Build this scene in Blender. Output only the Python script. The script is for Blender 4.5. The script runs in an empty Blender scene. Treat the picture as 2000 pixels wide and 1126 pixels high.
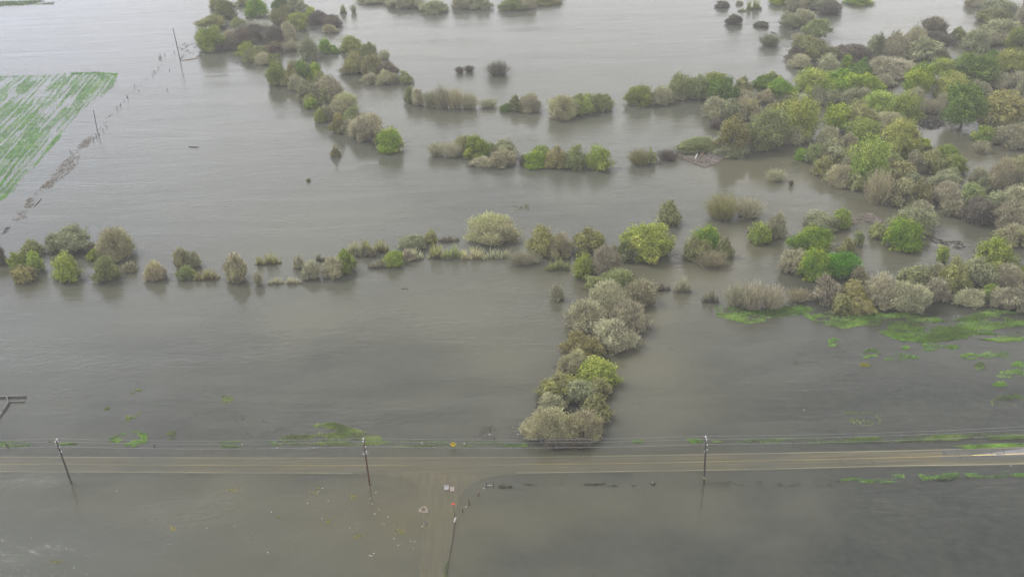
# Flooded riverside fields seen from a drone. Blender 4.5, self-contained.
EXPOSURE = 1.19
MUD_GREY = (.074, .0765, .057)
MUD_BROWN = (.094, .086, .047)
RIPPLE = .25
HAZE = .0002
import bpy, math, random
import numpy as np
from mathutils import Vector, Matrix
random.seed(7)
R = np.random.default_rng(11)
scene = bpy.context.scene
COL = scene.collection

# ---------------------------------------------------------------- survey: where the drone hung
F_PX, PITCH, ROLL, H = 1880.0, math.radians(29.5), math.radians(2.24), 150.0
_r0 = np.array([1., 0, 0]); _u0 = np.array([0, math.sin(PITCH), math.cos(PITCH)])
FWD = np.array([0, math.cos(PITCH), -math.sin(PITCH)])
RT = math.cos(ROLL) * _r0 - math.sin(ROLL) * _u0
UP = math.sin(ROLL) * _r0 + math.cos(ROLL) * _u0
CAM = np.array([0., 0., H])

def ray(px, py):
    d = FWD + RT * ((px - 1000) / F_PX) - UP * ((py - 563) / F_PX)
    return d
def gp(px, py, z=0.0):                       # survey point on the plane of height z
    d = ray(px, py); t = (z - H) / d[2]
    return CAM + d * t
def at_y(px, py, Y):                         # point of the sight line above ground line Y
    d = ray(px, py); return CAM + d * (Y / d[1])
def to_px(P):
    v = np.asarray(P) - CAM
    k = v @ FWD
    return 1000 + F_PX * (v @ RT) / k, 563 - F_PX * (v @ UP) / k
def ppm(px, py):                             # pixels per metre across the view
    v = gp(px, py) - CAM
    return F_PX / (v @ FWD)

cd = bpy.data.cameras.new("camera"); cam = bpy.data.objects.new("camera", cd); COL.objects.link(cam)
cd.sensor_width = 36.0; cd.lens = 36.0 * F_PX / 2000.0
cd.clip_start = 0.5; cd.clip_end = 12000
m = Matrix(((RT[0], UP[0], -FWD[0], 0), (RT[1], UP[1], -FWD[1], 0), (RT[2], UP[2], -FWD[2], H), (0, 0, 0, 1)))
cam.matrix_world = m
scene.camera = cam

# ---------------------------------------------------------------- light: overcast
SUN_EL, SUN_AZ = math.radians(48), math.radians(-60)     # azimuth from +Y towards +X
w = bpy.data.worlds.new("World"); scene.world = w; w.use_nodes = True
nt = w.node_tree; nt.nodes.clear()
def N(nt, t, **kw):
    n = nt.nodes.new(t)
    for k, v in kw.items():
        if k in n.inputs: n.inputs[k].default_value = v
        else: setattr(n, k, v)
    return n
L = lambda nt, a, b: nt.links.new(a, b)
out = N(nt, "ShaderNodeOutputWorld"); bg = N(nt, "ShaderNodeBackground"); bg.inputs[1].default_value = 0.09
sky = N(nt, "ShaderNodeTexSky", sky_type='NISHITA', sun_disc=False, sun_elevation=SUN_EL, sun_rotation=SUN_AZ,
        air_density=1.2, dust_density=3.0, ozone_density=1.0)
hs = N(nt, "ShaderNodeHueSaturation"); hs.inputs['Saturation'].default_value = 0.6
tc = N(nt, "ShaderNodeTexCoord")
nz = N(nt, "ShaderNodeTexNoise"); nz.inputs['Scale'].default_value = 2.2; nz.inputs['Detail'].default_value = 5
cr = N(nt, "ShaderNodeValToRGB")
cr.color_ramp.elements[0].position = .3; cr.color_ramp.elements[0].color = (6.0, 6.1, 6.5, 1)
cr.color_ramp.elements[1].position = .7; cr.color_ramp.elements[1].color = (8.8, 8.8, 9.2, 1)
mx = N(nt, "ShaderNodeMix", data_type='RGBA'); mx.inputs[0].default_value = 0.8
L(nt, sky.outputs[0], hs.inputs['Color']); L(nt, tc.outputs['Generated'], nz.inputs['Vector'])
L(nt, nz.outputs['Fac'], cr.inputs[0]); L(nt, hs.outputs[0], mx.inputs[6]); L(nt, cr.outputs[0], mx.inputs[7])
# an overcast that is lighter low down, where the cloud thins, than overhead
sx = N(nt, "ShaderNodeSeparateXYZ"); L(nt, tc.outputs['Generated'], sx.inputs[0])
el = N(nt, "ShaderNodeMapRange", interpolation_type='SMOOTHSTEP'); el.inputs['From Min'].default_value = .1; el.inputs['From Max'].default_value = .75
el.inputs['To Min'].default_value = 1.36; el.inputs['To Max'].default_value = .80; L(nt, sx.outputs['Z'], el.inputs['Value'])
ml = N(nt, "ShaderNodeMix", data_type='RGBA', blend_type='MULTIPLY'); ml.inputs[0].default_value = 1
L(nt, mx.outputs[2], ml.inputs[6]); L(nt, el.outputs[0], ml.inputs[7])
lx = N(nt, "ShaderNodeMapRange", interpolation_type='SMOOTHSTEP'); lx.inputs['From Min'].default_value = -.5; lx.inputs['From Max'].default_value = -.12; L(nt, sx.outputs['X'], lx.inputs['Value'])
tl = N(nt, "ShaderNodeMix", data_type='RGBA'); tl.inputs[6].default_value = (.93, .97, 1.09, 1); tl.inputs[7].default_value = (1, .978, .94, 1); L(nt, lx.outputs[0], tl.inputs[0])
m3 = N(nt, "ShaderNodeMix", data_type='RGBA', blend_type='MULTIPLY'); m3.inputs[0].default_value = 1; L(nt, ml.outputs[2], m3.inputs[6]); L(nt, tl.outputs[2], m3.inputs[7])
L(nt, m3.outputs[2], bg.inputs[0]); L(nt, bg.outputs[0], out.inputs[0])
sd = bpy.data.lights.new("sun", 'SUN'); sd.energy = 1.5; sd.angle = math.radians(14); sd.color = (1, .97, .93)
so = bpy.data.objects.new("sun", sd); COL.objects.link(so)
so.rotation_euler = (math.pi / 2 - SUN_EL, 0, -SUN_AZ + math.pi)
so.location = (-300, 300, 400)
sdir = Vector((math.sin(SUN_AZ) * math.cos(SUN_EL), math.cos(SUN_AZ) * math.cos(SUN_EL), math.sin(SUN_EL)))
so.rotation_euler = sdir.to_track_quat('Z', 'Y').to_euler()

scene.view_settings.view_transform = 'Standard'; scene.view_settings.look = 'None'
scene.view_settings.exposure = EXPOSURE; scene.view_settings.gamma = 1.0
scene.view_settings.use_curve_mapping = False
scene.render.engine = 'CYCLES'
cy = scene.cycles
cy.use_denoising = True; cy.max_bounces = 6; cy.diffuse_bounces = 4; cy.glossy_bounces = 2
cy.transmission_bounces = 2; cy.transparent_max_bounces = 6; cy.volume_bounces = 0
cy.caustics_reflective = False; cy.caustics_refractive = False
cy.use_adaptive_sampling = True; cy.adaptive_threshold = 0.02

# ---------------------------------------------------------------- tags and linking
def tag(o, label=None, cat=None, group=None, kind=None):
    if label: o["label"] = label
    if cat: o["category"] = cat
    if group: o["group"] = group
    if kind: o["kind"] = kind
    return o
def link(name, data, parent=None, loc=None):
    o = bpy.data.objects.new(name, data); COL.objects.link(o)
    if parent is not None: o.parent = parent
    if loc is not None: o.location = loc
    return o
def thing(name, label, cat, loc=(0, 0, 0), group=None, rz=0.0):
    o = link(name, None, None, loc); o.rotation_euler = (0, 0, rz); o.empty_display_size = .5
    return tag(o, label, cat, group)

def mesh_np(name, V, quads, mat, tint=None, smooth=False):
    me = bpy.data.meshes.new(name)
    V = np.asarray(V, np.float32).reshape(-1, 3); quads = np.asarray(quads, np.int32)
    k = quads.shape[1]; nf = len(quads)
    me.vertices.add(len(V)); me.vertices.foreach_set("co", V.ravel())
    me.loops.add(nf * k); me.loops.foreach_set("vertex_index", quads.ravel())
    me.polygons.add(nf); me.polygons.foreach_set("loop_start", np.arange(0, nf * k, k, dtype=np.int32))
    try: me.polygons.foreach_set("loop_total", np.full(nf, k, np.int32))
    except Exception: pass
    if smooth: me.polygons.foreach_set("use_smooth", np.ones(nf, bool))
    if tint is not None:
        a = me.color_attributes.new("tint", 'FLOAT_COLOR', 'POINT')
        a.data.foreach_set("color", np.asarray(tint, np.float32).ravel())
    me.materials.append(mat); me.update(calc_edges=True); me.validate()
    return me

class MB:                                     # collects boxes and tubes into one mesh
    def __init__(s): s.v = []; s.f = []
    def quadset(s, V, F):
        o = len(s.v); s.v += [tuple(map(float, p)) for p in V]; s.f += [tuple(i + o for i in f) for f in F]
    def tube(s, pts, rad, n=8, cap=True):
        pts = [np.asarray(p, float) for p in pts]
        if np.isscalar(rad): rad = [rad] * len(pts)
        V = []; F = []
        for i, p in enumerate(pts):
            t = pts[min(i + 1, len(pts) - 1)] - pts[max(i - 1, 0)]
            t = t / (np.linalg.norm(t) + 1e-9)
            a = np.array([1., 0, 0]) if abs(t[0]) < .8 else np.array([0, 1., 0])
            u = np.cross(t, a); u /= np.linalg.norm(u); v = np.cross(t, u)
            for k in range(n):
                an = 2 * math.pi * k / n
                V.append(p + rad[i] * (math.cos(an) * u + math.sin(an) * v))
        for i in range(len(pts) - 1):
            for k in range(n):
                F.append((i * n + k, i * n + (k + 1) % n, (i + 1) * n + (k + 1) % n, (i + 1) * n + k))
        if cap:
            F.append(tuple(range(n))); F.append(tuple((len(pts) - 1) * n + k for k in reversed(range(n))))
        s.quadset(V, F); return s
    def box(s, c, size, rz=0.0, ax=None):
        c = np.asarray(c, float); h = np.asarray(size, float) / 2
        if ax is None:
            ax = (np.array([math.cos(rz), math.sin(rz), 0]), np.array([-math.sin(rz), math.cos(rz), 0]), np.array([0, 0, 1.]))
        V = [c + sx * h[0] * ax[0] + sy * h[1] * ax[1] + sz * h[2] * ax[2] for sz in (-1, 1) for sy in (-1, 1) for sx in (-1, 1)]
        s.quadset(V, [(0, 2, 3, 1), (4, 5, 7, 6), (0, 1, 5, 4), (2, 6, 7, 3), (0, 4, 6, 2), (1, 3, 7, 5)]); return s
    def lathe(s, c, prof, n=16, ax=None):
        c = np.asarray(c, float)
        if ax is None: ax = (np.array([1., 0, 0]), np.array([0, 1., 0]), np.array([0, 0, 1.]))
        V = [c + r * (math.cos(2 * math.pi * k / n) * ax[0] + math.sin(2 * math.pi * k / n) * ax[1]) + z * ax[2] for r, z in prof for k in range(n)]
        F = [(i * n + k, i * n + (k + 1) % n, (i + 1) * n + (k + 1) % n, (i + 1) * n + k) for i in range(len(prof) - 1) for k in range(n)]
        s.quadset(V, F); return s
    def build(s, name, mat, parent=None, loc=None, smooth=False):
        me = bpy.data.meshes.new(name); me.from_pydata(s.v, [], s.f); me.materials.append(mat)
        if smooth:
            for p in me.polygons: p.use_smooth = True
        me.update()
        return link(name, me, parent, loc)

# smooth value noise for laying out vegetation and depths
_perm = R.random((256, 256))
def vnoise(x, y):
    xi = np.floor(x).astype(int); yi = np.floor(y).astype(int); fx = x - xi; fy = y - yi
    fx = fx * fx * (3 - 2 * fx); fy = fy * fy * (3 - 2 * fy)
    g = lambda a, b: _perm[a & 255, b & 255]
    return (g(xi, yi) * (1 - fx) + g(xi + 1, yi) * fx) * (1 - fy) + (g(xi, yi + 1) * (1 - fx) + g(xi + 1, yi + 1) * fx) * fy
def fbm(x, y, o=4):
    s = 0; a = .5; n = 0
    for i in range(o):
        s = s + a * vnoise(x * 2 ** i + 17 * i, y * 2 ** i + 31 * i); n += a; a *= .5
    return s / n

# ---------------------------------------------------------------- materials
def new_mat(name):
    mt = bpy.data.materials.new(name); mt.use_nodes = True; nt = mt.node_tree; nt.nodes.clear()
    o = N(nt, "ShaderNodeOutputMaterial")
    return mt, nt, o
def rough_mat(name, c1, c2, scale=3.0, rough=.8, bump=0.0, spec=.3, stretch=None, metal=0.0):
    mt, nt, o = new_mat(name)
    p = N(nt, "ShaderNodeBsdfPrincipled"); p.inputs['Roughness'].default_value = rough
    p.inputs['Specular IOR Level'].default_value = spec; p.inputs['Metallic'].default_value = metal
    tc = N(nt, "ShaderNodeTexCoord"); mp = N(nt, "ShaderNodeMapping")
    if stretch: mp.inputs['Scale'].default_value = stretch
    n1 = N(nt, "ShaderNodeTexNoise"); n1.inputs['Scale'].default_value = scale; n1.inputs['Detail'].default_value = 6
    n1.inputs['Roughness'].default_value = .65
    r = N(nt, "ShaderNodeValToRGB"); r.color_ramp.elements[0].color = (*c1, 1); r.color_ramp.elements[1].color = (*c2, 1)
    r.color_ramp.elements[0].position = .35; r.color_ramp.elements[1].position = .68
    L(nt, tc.outputs['Object'], mp.inputs[0]); L(nt, mp.outputs[0], n1.inputs['Vector'])
    L(nt, n1.outputs['Fac'], r.inputs[0]); L(nt, r.outputs[0], p.inputs['Base Color'])
    if bump:
        b = N(nt, "ShaderNodeBump"); b.inputs['Strength'].default_value = bump; b.inputs['Distance'].default_value = .05
        L(nt, n1.outputs['Fac'], b.inputs['Height']); L(nt, b.outputs[0], p.inputs['Normal'])
    L(nt, p.outputs[0], o.inputs[0])
    return mt
def leaf_mat(name, a, b, c=None, trans=.25):
    """two foliage tones chosen per branch cluster, varied per leaf and a little per plant"""
    mt, nt, o = new_mat(name)
    at = N(nt, "ShaderNodeAttribute"); at.attribute_name = "tint"
    sp = N(nt, "ShaderNodeSeparateColor"); L(nt, at.outputs['Color'], sp.inputs[0])
    rp = N(nt, "ShaderNodeValToRGB"); e = rp.color_ramp.elements
    e[0].color = (*a, 1); e[1].color = (*b, 1); e[0].position = .15; e[1].position = .8
    if c is not None:
        x = e.new(.92); x.color = (*c, 1); e[1].position = .7
    L(nt, sp.outputs[0], rp.inputs[0])
    oi = N(nt, "ShaderNodeObjectInfo")
    mr = N(nt, "ShaderNodeMapRange"); mr.inputs['To Min'].default_value = .58; mr.inputs['To Max'].default_value = 1.5
    L(nt, sp.outputs[1], mr.inputs['Value'])
    mo = N(nt, "ShaderNodeMapRange"); mo.inputs['To Min'].default_value = .84; mo.inputs['To Max'].default_value = 1.18
    L(nt, oi.outputs['Random'], mo.inputs['Value'])
    mu = N(nt, "ShaderNodeMath", operation='MULTIPLY'); L(nt, mr.outputs[0], mu.inputs[0]); L(nt, mo.outputs[0], mu.inputs[1])
    hv = N(nt, "ShaderNodeHueSaturation")
    mh = N(nt, "ShaderNodeMapRange"); mh.inputs['To Min'].default_value = .485; mh.inputs['To Max'].default_value = .515
    r2 = N(nt, "ShaderNodeMath", operation='FRACT'); r3 = N(nt, "ShaderNodeMath", operation='MULTIPLY'); r3.inputs[1].default_value = 7.31
    L(nt, oi.outputs['Random'], r3.inputs[0]); L(nt, r3.outputs[0], r2.inputs[0]); L(nt, r2.outputs[0], mh.inputs['Value'])
    L(nt, mh.outputs[0], hv.inputs['Hue']); L(nt, mu.outputs[0], hv.inputs['Value']); L(nt, rp.outputs[0], hv.inputs['Color'])
    d = N(nt, "ShaderNodeBsdfDiffuse"); t = N(nt, "ShaderNodeBsdfTranslucent"); s = N(nt, "ShaderNodeMixShader"); s.inputs[0].default_value = trans
    L(nt, hv.outputs[0], d.inputs[0]); L(nt, hv.outputs[0], t.inputs[0])
    L(nt, d.outputs[0], s.inputs[1]); L(nt, t.outputs[0], s.inputs[2]); L(nt, s.outputs[0], o.inputs[0])
    return mt
# ---------------------------------------------------------------- catalogue of plants
# x0 x1 y0 y1 = where the plant stands in the survey photo, kind.shape, label
CATALOGUE = """
@trees and shrubs of the diagonal tree line at upper left
412 440 -6 20 ol.d olive bush farthest up the narrow strip beside the far power pole
424 462 -4 38 mg.d green and brown bush at the head of the narrow strip
388 440 30 57 ol.t olive tree with a bare snag standing above its crown
389 440 52 104 yg.d yellow green bush with a bright middle, nearest water end of the narrow strip
424 442 77 101 br.d small rounded brown bush touching the bright yellow green one
441 467 72 100 br.d rounded brown bush alone in the gap between the two strips
484 524 -6 36 gb.d bright green bush at the top edge left of the big olive one
463 487 -6 12 ol.d little olive bush cut off by the top edge above the small green tree
453 481 34 60 lg.t small green tree just left of the pale silvery shrub
463 497 44 66 sp.b spiky pale shrub with stiff fanned blades below the small green tree
487 531 38 64 si.b pale silvery shrub, the whitest of the upper left tree line
530 568 -6 22 dg.d green and grey bush cut off by the top edge above the big olive one
533 574 12 50 ol.d big olive bush at the top of the wide strip
560 601 -6 24 gg.d grey green bush at the top edge right of the big olive one
566 606 25 62 og.d olive green bush with white specks beside the dark brown spread
597 619 14 38 gb.d small bright green bush at the left end of the dark brown spread
603 640 22 50 br.d dark brown low bush right of the small bright green one
628 666 29 54 br.d dark brown low bush forming the right tip of the spread
634 660 48 66 tn.d small grey tan bush in the water under the dark brown tip
457 500 56 88 rb.d reddish brown bush with a green patch below the spiky shrub
482 522 48 82 br.d dark brown bush in the middle of the wide strip
512 556 50 86 br.d darkest brown bush between the silvery shrub and the grey olive one
518 554 82 109 rb.d reddish dark bush at the lower edge of the wide strip
552 580 44 82 gr.d grey olive upright bush right of the dark brown ones
553 586 77 103 gr.b grey fan of bare stems at the right foot of the wide strip
464 500 83 114 yg.d yellow green bush at the lower left foot of the wide strip
482 528 90 124 ol.d broad olive bush at the bottom end of the wide strip
524 549 105 131 lg.d small green bush joining the wide strip to the olive hedge below
587 624 72 119 gg.d tall rounded grey green bush alone in the water beside the wide strip
624 648 75 106 gb.d bright green bush alone between the grey green one and the triangular island
642 662 88 106 gb.d low bright green bush hugging its taller twin
528 562 120 168 og.d olive bush at the upper left corner of the diagonal hedge
553 588 126 170 yo.d yellowish bush at the shore side of the diagonal hedge, near its upper end
581 612 118 166 dg.d dark green bush with the highest crown at the upper end of the diagonal hedge
604 638 124 166 gb.d green bush facing the triangular island across the water
562 591 115 132 gr.b low grey twigs behind the diagonal hedge top
584 621 156 198 gg.d grey green bush on the shore side, under the yellowish one
614 641 141 172 lg.d light green bush on the far side of the diagonal hedge
616 669 150 196 gr.d broad grey willow in the middle of the diagonal hedge
627 656 174 210 ol.d olive bush below the broad grey willow
648 696 184 224 tn.d tan grey willow with pale tips in the lower diagonal hedge
597 621 191 214 gb.d low green plant with light flecks at the shore foot of the hedge
616 638 211 241 yg.d small yellow green bush leaning out over the water on the hedge's shore side
630 651 206 238 gr.d grey bush behind the small yellow green leaning one
647 680 221 263 yo.d olive yellow bush in the lower diagonal hedge
668 711 209 248 lg.d green bush in the middle of the lower diagonal hedge
684 746 224 279 gr.d big grey rounded willow near the lower end of the diagonal hedge
700 738 220 246 pk.d brownish willow top behind the big grey rounded one
740 785 252 301 gb.d lone bright green rounded tree at the lower end of the diagonal hedge
566 596 146 178 gr.d low grey brush filling the diagonal hedge under its dark green top
594 622 182 206 ol.d low olive brush on the shore side below the grey green bush
634 664 206 236 gr.d low grey brush in the diagonal hedge behind the small leaning bush
668 694 232 264 gr.d low grey brush between the olive yellow bush and the big grey willow
640 660 160 190 og.d green brush on the far side of the diagonal hedge's middle
500 532 104 128 gr.d low grey brush linking the wide strip's foot to the diagonal hedge
436 470 60 84 gr.d grey brush between the two strips, above the rounded brown bushes
722 748 258 282 br.d dark brush joining the big grey willow to the lone green tree
@shrubs of the triangular island in the flood
662 712 70 106 og.d olive bush with white branches at the upper tip of the triangular island
707 736 83 115 lg.d pale green bush at the top right of the triangular island
740 762 96 119 gr.b grey twiggy bush at the right shoulder of the triangular island
674 713 99 146 yo.d yellow olive bush in the left half of the triangular island
704 749 106 149 ol.d olive bush at the centre of the triangular island
662 691 128 148 gr.b loose grey twigs trailing in water at the left of the triangular island
741 777 122 152 rb.d brown bush at the right slope of the triangular island
708 740 143 165 gr.d low grey bush at the lower left corner of the triangular island
737 777 138 167 tn.d tan brown bush at the lower edge of the triangular island
775 806 138 166 lg.d pale olive bush at the far right tip of the triangular island
664 677 8 27 lg.r pale tuft standing alone in open water, paler of two near the top edge
685 697 8 26 gr.b grey stubby shrub beside the pale tuft in open water
@bushes along the top edge
703 770 -8 9 gr.d grey bush line cut by the top edge, farthest left past the open water
756 824 -8 19 gr.d grey willow at the top edge left of the olive dome
822 874 0 28 gg.d olive grey dome reaching lowest of the top edge bushes
886 927 -8 20 gr.d grey bush at the top edge right of the olive dome
920 960 -8 20 gg.d grey green bush at the top edge joined to the grey one
975 1026 -4 24 lg.d pale green bush at the top edge with a bright crown
1012 1046 -8 20 gr.d grey bush at the top edge beside the pale green one
1038 1100 -8 12 ol.d broad olive bush at the top edge, last before open water
1398 1423 2 17 br.d dark round bush just under the top edge in the right half
1419 1448 29 50 br.d blackish round bush alone in open water, roundest of its neighbours
1474 1499 42 55 br.d low flat dark bush right of the blackish round one
1437 1450 1 10 gr.d tiny dark tuft touching the top edge
1458 1486 -4 20 lg.r pale green reeds near the top edge
1441 1457 15 23 gr.r short grey reeds left of the pale green ones
1500 1538 -8 12 gb.d green bush cut by the top edge in the right half
1534 1575 -8 24 gr.d grey brown bush at the top edge right of the green one
1562 1606 -8 20 gg.d grey olive bush at the top edge above the dark low one
1600 1642 3 31 br.d dark brown bush with white specks near the top edge
1588 1628 -8 16 ol.d olive bush cut by the top edge above the dark brown one
1652 1703 -8 12 gb.d low green bush at the top edge beside open water
1886 1921 -8 15 gr.d grey bush at the top edge left of the corner thicket
1912 1976 -8 40 gg.d large olive grey bush in the top right corner thicket
1907 1964 18 48 ol.d olive bush on the water side of the corner thicket
1919 1987 36 72 gg.d grey green bush at the lower end of the corner thicket
1982 2012 -8 54 pk.d brownish bush cut by the right edge at the top corner
@shrubs in mid water
950 996 118 152 br.b lone grey brown twiggy dome in the middle of the flood
889 908 129 145 br.b left of two low grey twig tufts in mid flood
907 927 127 143 br.b right of two low grey twig tufts in mid flood
792 812 170 203 lg.d small light green bush at the left end of the upper shrub row
806 828 174 208 gr.d grey brown bush next to the small light green one, upper row
826 856 176 213 gr.b grey bare willow in the upper shrub row, left of the tallest
846 882 166 216 gr.b tallest grey bare willow of the upper shrub row
872 908 170 216 tn.b tan grey bare willow in the upper shrub row
900 934 180 216 gr.b grey bare willow at the right end of the upper shrub row
937 972 193 214 gr.b low grey tuft between two shrub groups of the upper row
978 1001 202 220 dg.d low dark green bush at the left foot of the two tone group
996 1025 187 220 ol.d olive bush in the middle of the two tone group
1014 1055 183 222 gr.d grey rounded bush at the right of the two tone group
1070 1124 187 238 tn.d brown grey bush with olive top, nearest end of the green topped group
1118 1160 183 227 og.d olive green bush in the middle of the green topped group
1149 1195 183 222 lg.d light green rounded bush at the right of the green topped group
1224 1278 168 211 og.d olive green bush at the tip of the flooded wood's left arm
1270 1312 170 207 gr.d grey bush behind the olive green tip of the left arm
836 870 277 309 gr.b grey brown brush at the left end of the middle tree row
864 902 276 311 pk.b pinkish grey brush left of the pale olive bush in the middle row
889 928 265 300 ol.d pale olive bush behind the bright green one in the middle row
906 962 265 313 gb.d bright green dense tree of the middle row
963 1006 272 308 gg.d pale grey green rounded bush in the middle row
951 1004 294 330 tn.d grey tan bush in front, middle row
921 957 306 328 gr.d low grey bush at the feet of the bright green dense tree
1011 1037 300 327 br.b dark twigs left of the yellow flecked green bush
1024 1066 296 332 gb.d bright green bush with yellow flecks low at its left
1041 1077 284 312 og.d olive green bush behind the yellow flecked one
1066 1107 286 332 yo.d olive tan bush with bare stems, middle of the right group in the row
1098 1150 283 334 lg.d light green feathery willow in the middle row
1148 1196 286 337 yg.d yellow green rounded tree at the right end of the middle row
1228 1267 290 327 ol.b pale olive reedlike bush alone right of the middle row
1261 1281 292 322 yo.d narrow olive bush joined to the reedlike one
1281 1327 291 318 br.b dark twiggy bush left of the driftwood pile
1285 1324 391 442 ol.d upright olive bush alone above the big round tree
1377 1440 377 437 yo.b yellow olive willow of the lone pair in open water
1434 1487 384 433 gr.b grey bare willow with a green tip, right of the lone pair
1494 1531 330 359 gr.b loose twigs standing in water under the leafy arm
1540 1549 351 364 br.b very small twig tuft right of the loose twigs
648 668 283 307 ol.d little olive bush alone below the diagonal hedge
@trees of the flooded wood at right
1307 1346 143 194 lg.t pale green tree with a dark trunk, first of the left arm
1306 1346 172 197 gr.d grey undergrowth below the first pale green tree
1341 1382 147 197 lg.d pale green willow, second of the left arm
1370 1418 142 180 og.d pale olive crown with white branches behind the dark green tree
1384 1438 152 198 dg.t dark green tree in the middle of the left arm
1428 1468 152 194 ol.d pale olive bush right of the dark green tree in the left arm
1469 1510 146 184 dg.t dark green tree near the root of the left arm
1493 1524 139 168 lg.t pale green crown rising behind the dark and bright trees
1494 1546 152 198 gb.t bright green tree at the root of the left arm
1373 1418 190 234 gr.d grey willow at the lower left of the left arm
1408 1446 193 236 gg.d grey olive willow between two grey tan ones
1436 1482 190 240 tn.d tan willow with yellowish tips in the left arm
1382 1409 229 254 br.b black bare twigs at the edge of the wood
1398 1460 226 302 br2.t brown olive tree at the wood's shore above the driftwood
1459 1536 214 292 lg.t light green tree with a white trunk
1519 1594 187 272 yg.t tall bright yellow green tree with dark stem, left side of the wood
1491 1527 202 240 ol.d pale olive bush behind the white trunked tree
1552 1616 132 198 yg.t yellow green tree at the upper left shoulder of the wood
1324 1402 268 304 lg.d low pale green thicket behind the driftwood pile
1398 1466 276 310 gg.d low grey green thicket under the brown olive tree
1537 1580 86 120 br.d dark brown olive bush at the far corner of the wood
1545 1606 70 120 ol.d big olive bush at the far corner of the wood
1521 1560 23 57 gg.d grey olive bush beyond the far corner of the wood
1552 1590 19 50 gr.d grey bush behind the grey olive one near the top
1482 1524 65 94 gg.b greyish green scrub sinking in the open water at the far side
1545 1569 64 84 gr.b small grey bush with white stems left of the little pale tree
1568 1620 37 76 lg.t small pale green tree with a dark forked trunk near the top
1798 1845 35 78 fan.t fan crowned bare topped tree standing above the thicket
1799 1854 60 90 br.d brown bush at the foot of the fan crowned tree
1853 1885 54 82 ol.d olive bush right of the fan crowned tree
1877 1930 56 100 gg.d grey green bush on the far spit right of the fan crowned tree
1913 1965 64 90 gr.d low grey bush at the right end of the far spit
1688 1732 67 113 gg.d grey olive bush at the left end of the far thicket
1724 1772 64 118 gr.d grey bush in the middle of the far thicket
1762 1803 53 104 gr.d tall grey bush left of the fan crowned tree
1769 1837 74 120 gg.d broad grey olive bush below the fan crowned tree
1822 1853 98 121 rb.d reddish brown low bush at the right foot of the far thicket
1628 1689 86 120 br.d dark bare bush between far thicket and open water
1593 1638 90 118 ol.d olive bush left of the dark bare one
1696 1777 112 156 pk.d broad grey brown brush below the far thicket
1597 1639 108 150 gr.d grey bush left of the small bright green crown
1635 1667 109 144 gb.d small bright green crown among grey bushes at the far side
1662 1700 114 154 dg.d dark grey green bush right of the small bright green crown
1611 1676 135 184 gb.t wide green tree left of the mid pond
1664 1717 144 187 gb.t green tree at the edge of the mid pond
1636 1692 171 210 gg.d pale grey green bush below the wide green tree
1762 1817 125 190 gb.t bright green open tree standing right of the mid pond
1814 1868 113 158 yg.t yellow green tree above the olive one
1824 1890 141 195 og.t olive green spreading tree above the twin trunked one
1838 1909 166 252 dg.t dark green drooping tree with twin trunks in the water
1828 1850 168 190 gb.d small bright clump left of the drooping tree
1865 1937 104 168 dg.t dark green tree with white glints by the right edge
1918 1954 99 145 dg.t bluish dark green tree beside the white glinting one
1938 2012 96 152 og.t yellowish olive tree cut by the right edge
1965 2014 54 102 og.d olive bush cut by the right edge below the corner thicket
1908 1992 177 252 yo.t autumn coloured olive tree with rusty leaves by the right edge
1899 1937 162 197 pk.d pinkish grey bush above the autumn coloured tree
1969 2014 148 230 gr.d tall grey bush cut by the right edge
1790 1846 193 228 pk.b brown grey brush above the black dead branches
1688 1748 176 226 yg.t brightest yellow green tree, left half of the double crown
1733 1792 178 246 yg.t brightest yellow green tree, right half of the double crown
1605 1654 204 258 gb.t bright green tree left of the brown olive crown
1641 1700 198 252 yo.t brown olive crown between two green trees in the wood
1652 1714 231 282 yg.t bright olive tree in the heart of the wood
1699 1762 220 262 tn.d brownish crown under the double yellow green crown
1724 1792 232 306 og.t dark olive tree in the heart of the wood
1900 1943 246 283 yg.d bright yellow green round bush near the right edge channel
1940 2012 243 294 gr.d big grey bush right of the bright round one
1898 1929 274 303 gr.b grey twiggy bush below the bright round one
1658 1729 267 362 yg.t yellow flecked round tree with a bare dark trunk
1720 1765 300 342 lg.d pale green bush at the foot of the yellow flecked tree
1726 1780 260 318 og.d olive green crown right of the yellow flecked tree
1758 1793 263 314 ol.d dark olive bush beside the small green spur
1787 1817 271 294 gb.d small green spur pointing into the channel
1588 1624 305 348 yo.d olive yellow bush at the shore of the wood
1602 1652 270 324 gg.d pale grey green bush behind the olive yellow one
1608 1667 323 367 tn.d grey brown willow at the shore of the wood
1651 1692 336 374 ol.d olive low bush between grey brown willow and tan fan
1685 1737 329 404 tn.b tall tan grey fan shaped willow
1729 1783 316 356 ol.d pale olive rounded bush behind the tan fan
1731 1788 349 407 og2.d olive grey willow right of the tan fan
1774 1820 350 404 ol.d olive willow with yellowish lights by the channel
1793 1839 294 342 ol.d olive bush left of the channel's yellow green one
1825 1865 283 310 yg.d small yellow green bush at the channel
1833 1883 301 344 og.d olive green bush at the right side of the channel
1815 1876 330 368 gg.d olive grey bush below the channel
1818 1876 356 410 pk.d grey brown rounded willow below the channel
1870 1922 358 410 lg.d pale green willow at the right channel shore
1879 1938 388 442 br.d dark grey bush over the shaded water
1918 1960 375 418 gg.d grey green bush behind the dark grey one
1903 1932 344 380 gg.d small grey green bush at the bend of the channel
1923 1968 312 378 tn.d grey tan tall willow above the channel bend
1952 2014 310 374 tn.d grey tan willow with orange lights cut by the right edge
1956 2014 362 408 gr.t grey tree with a dark forked trunk cut by the right edge
1932 2006 394 454 gr.d large grey willow by the right edge below the forked trunk
1948 2014 438 486 tn.d tan grey low willow by the right edge above the green leaning tree
1552 1577 290 316 gb.d small light green bush in the water beside the wood
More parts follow.
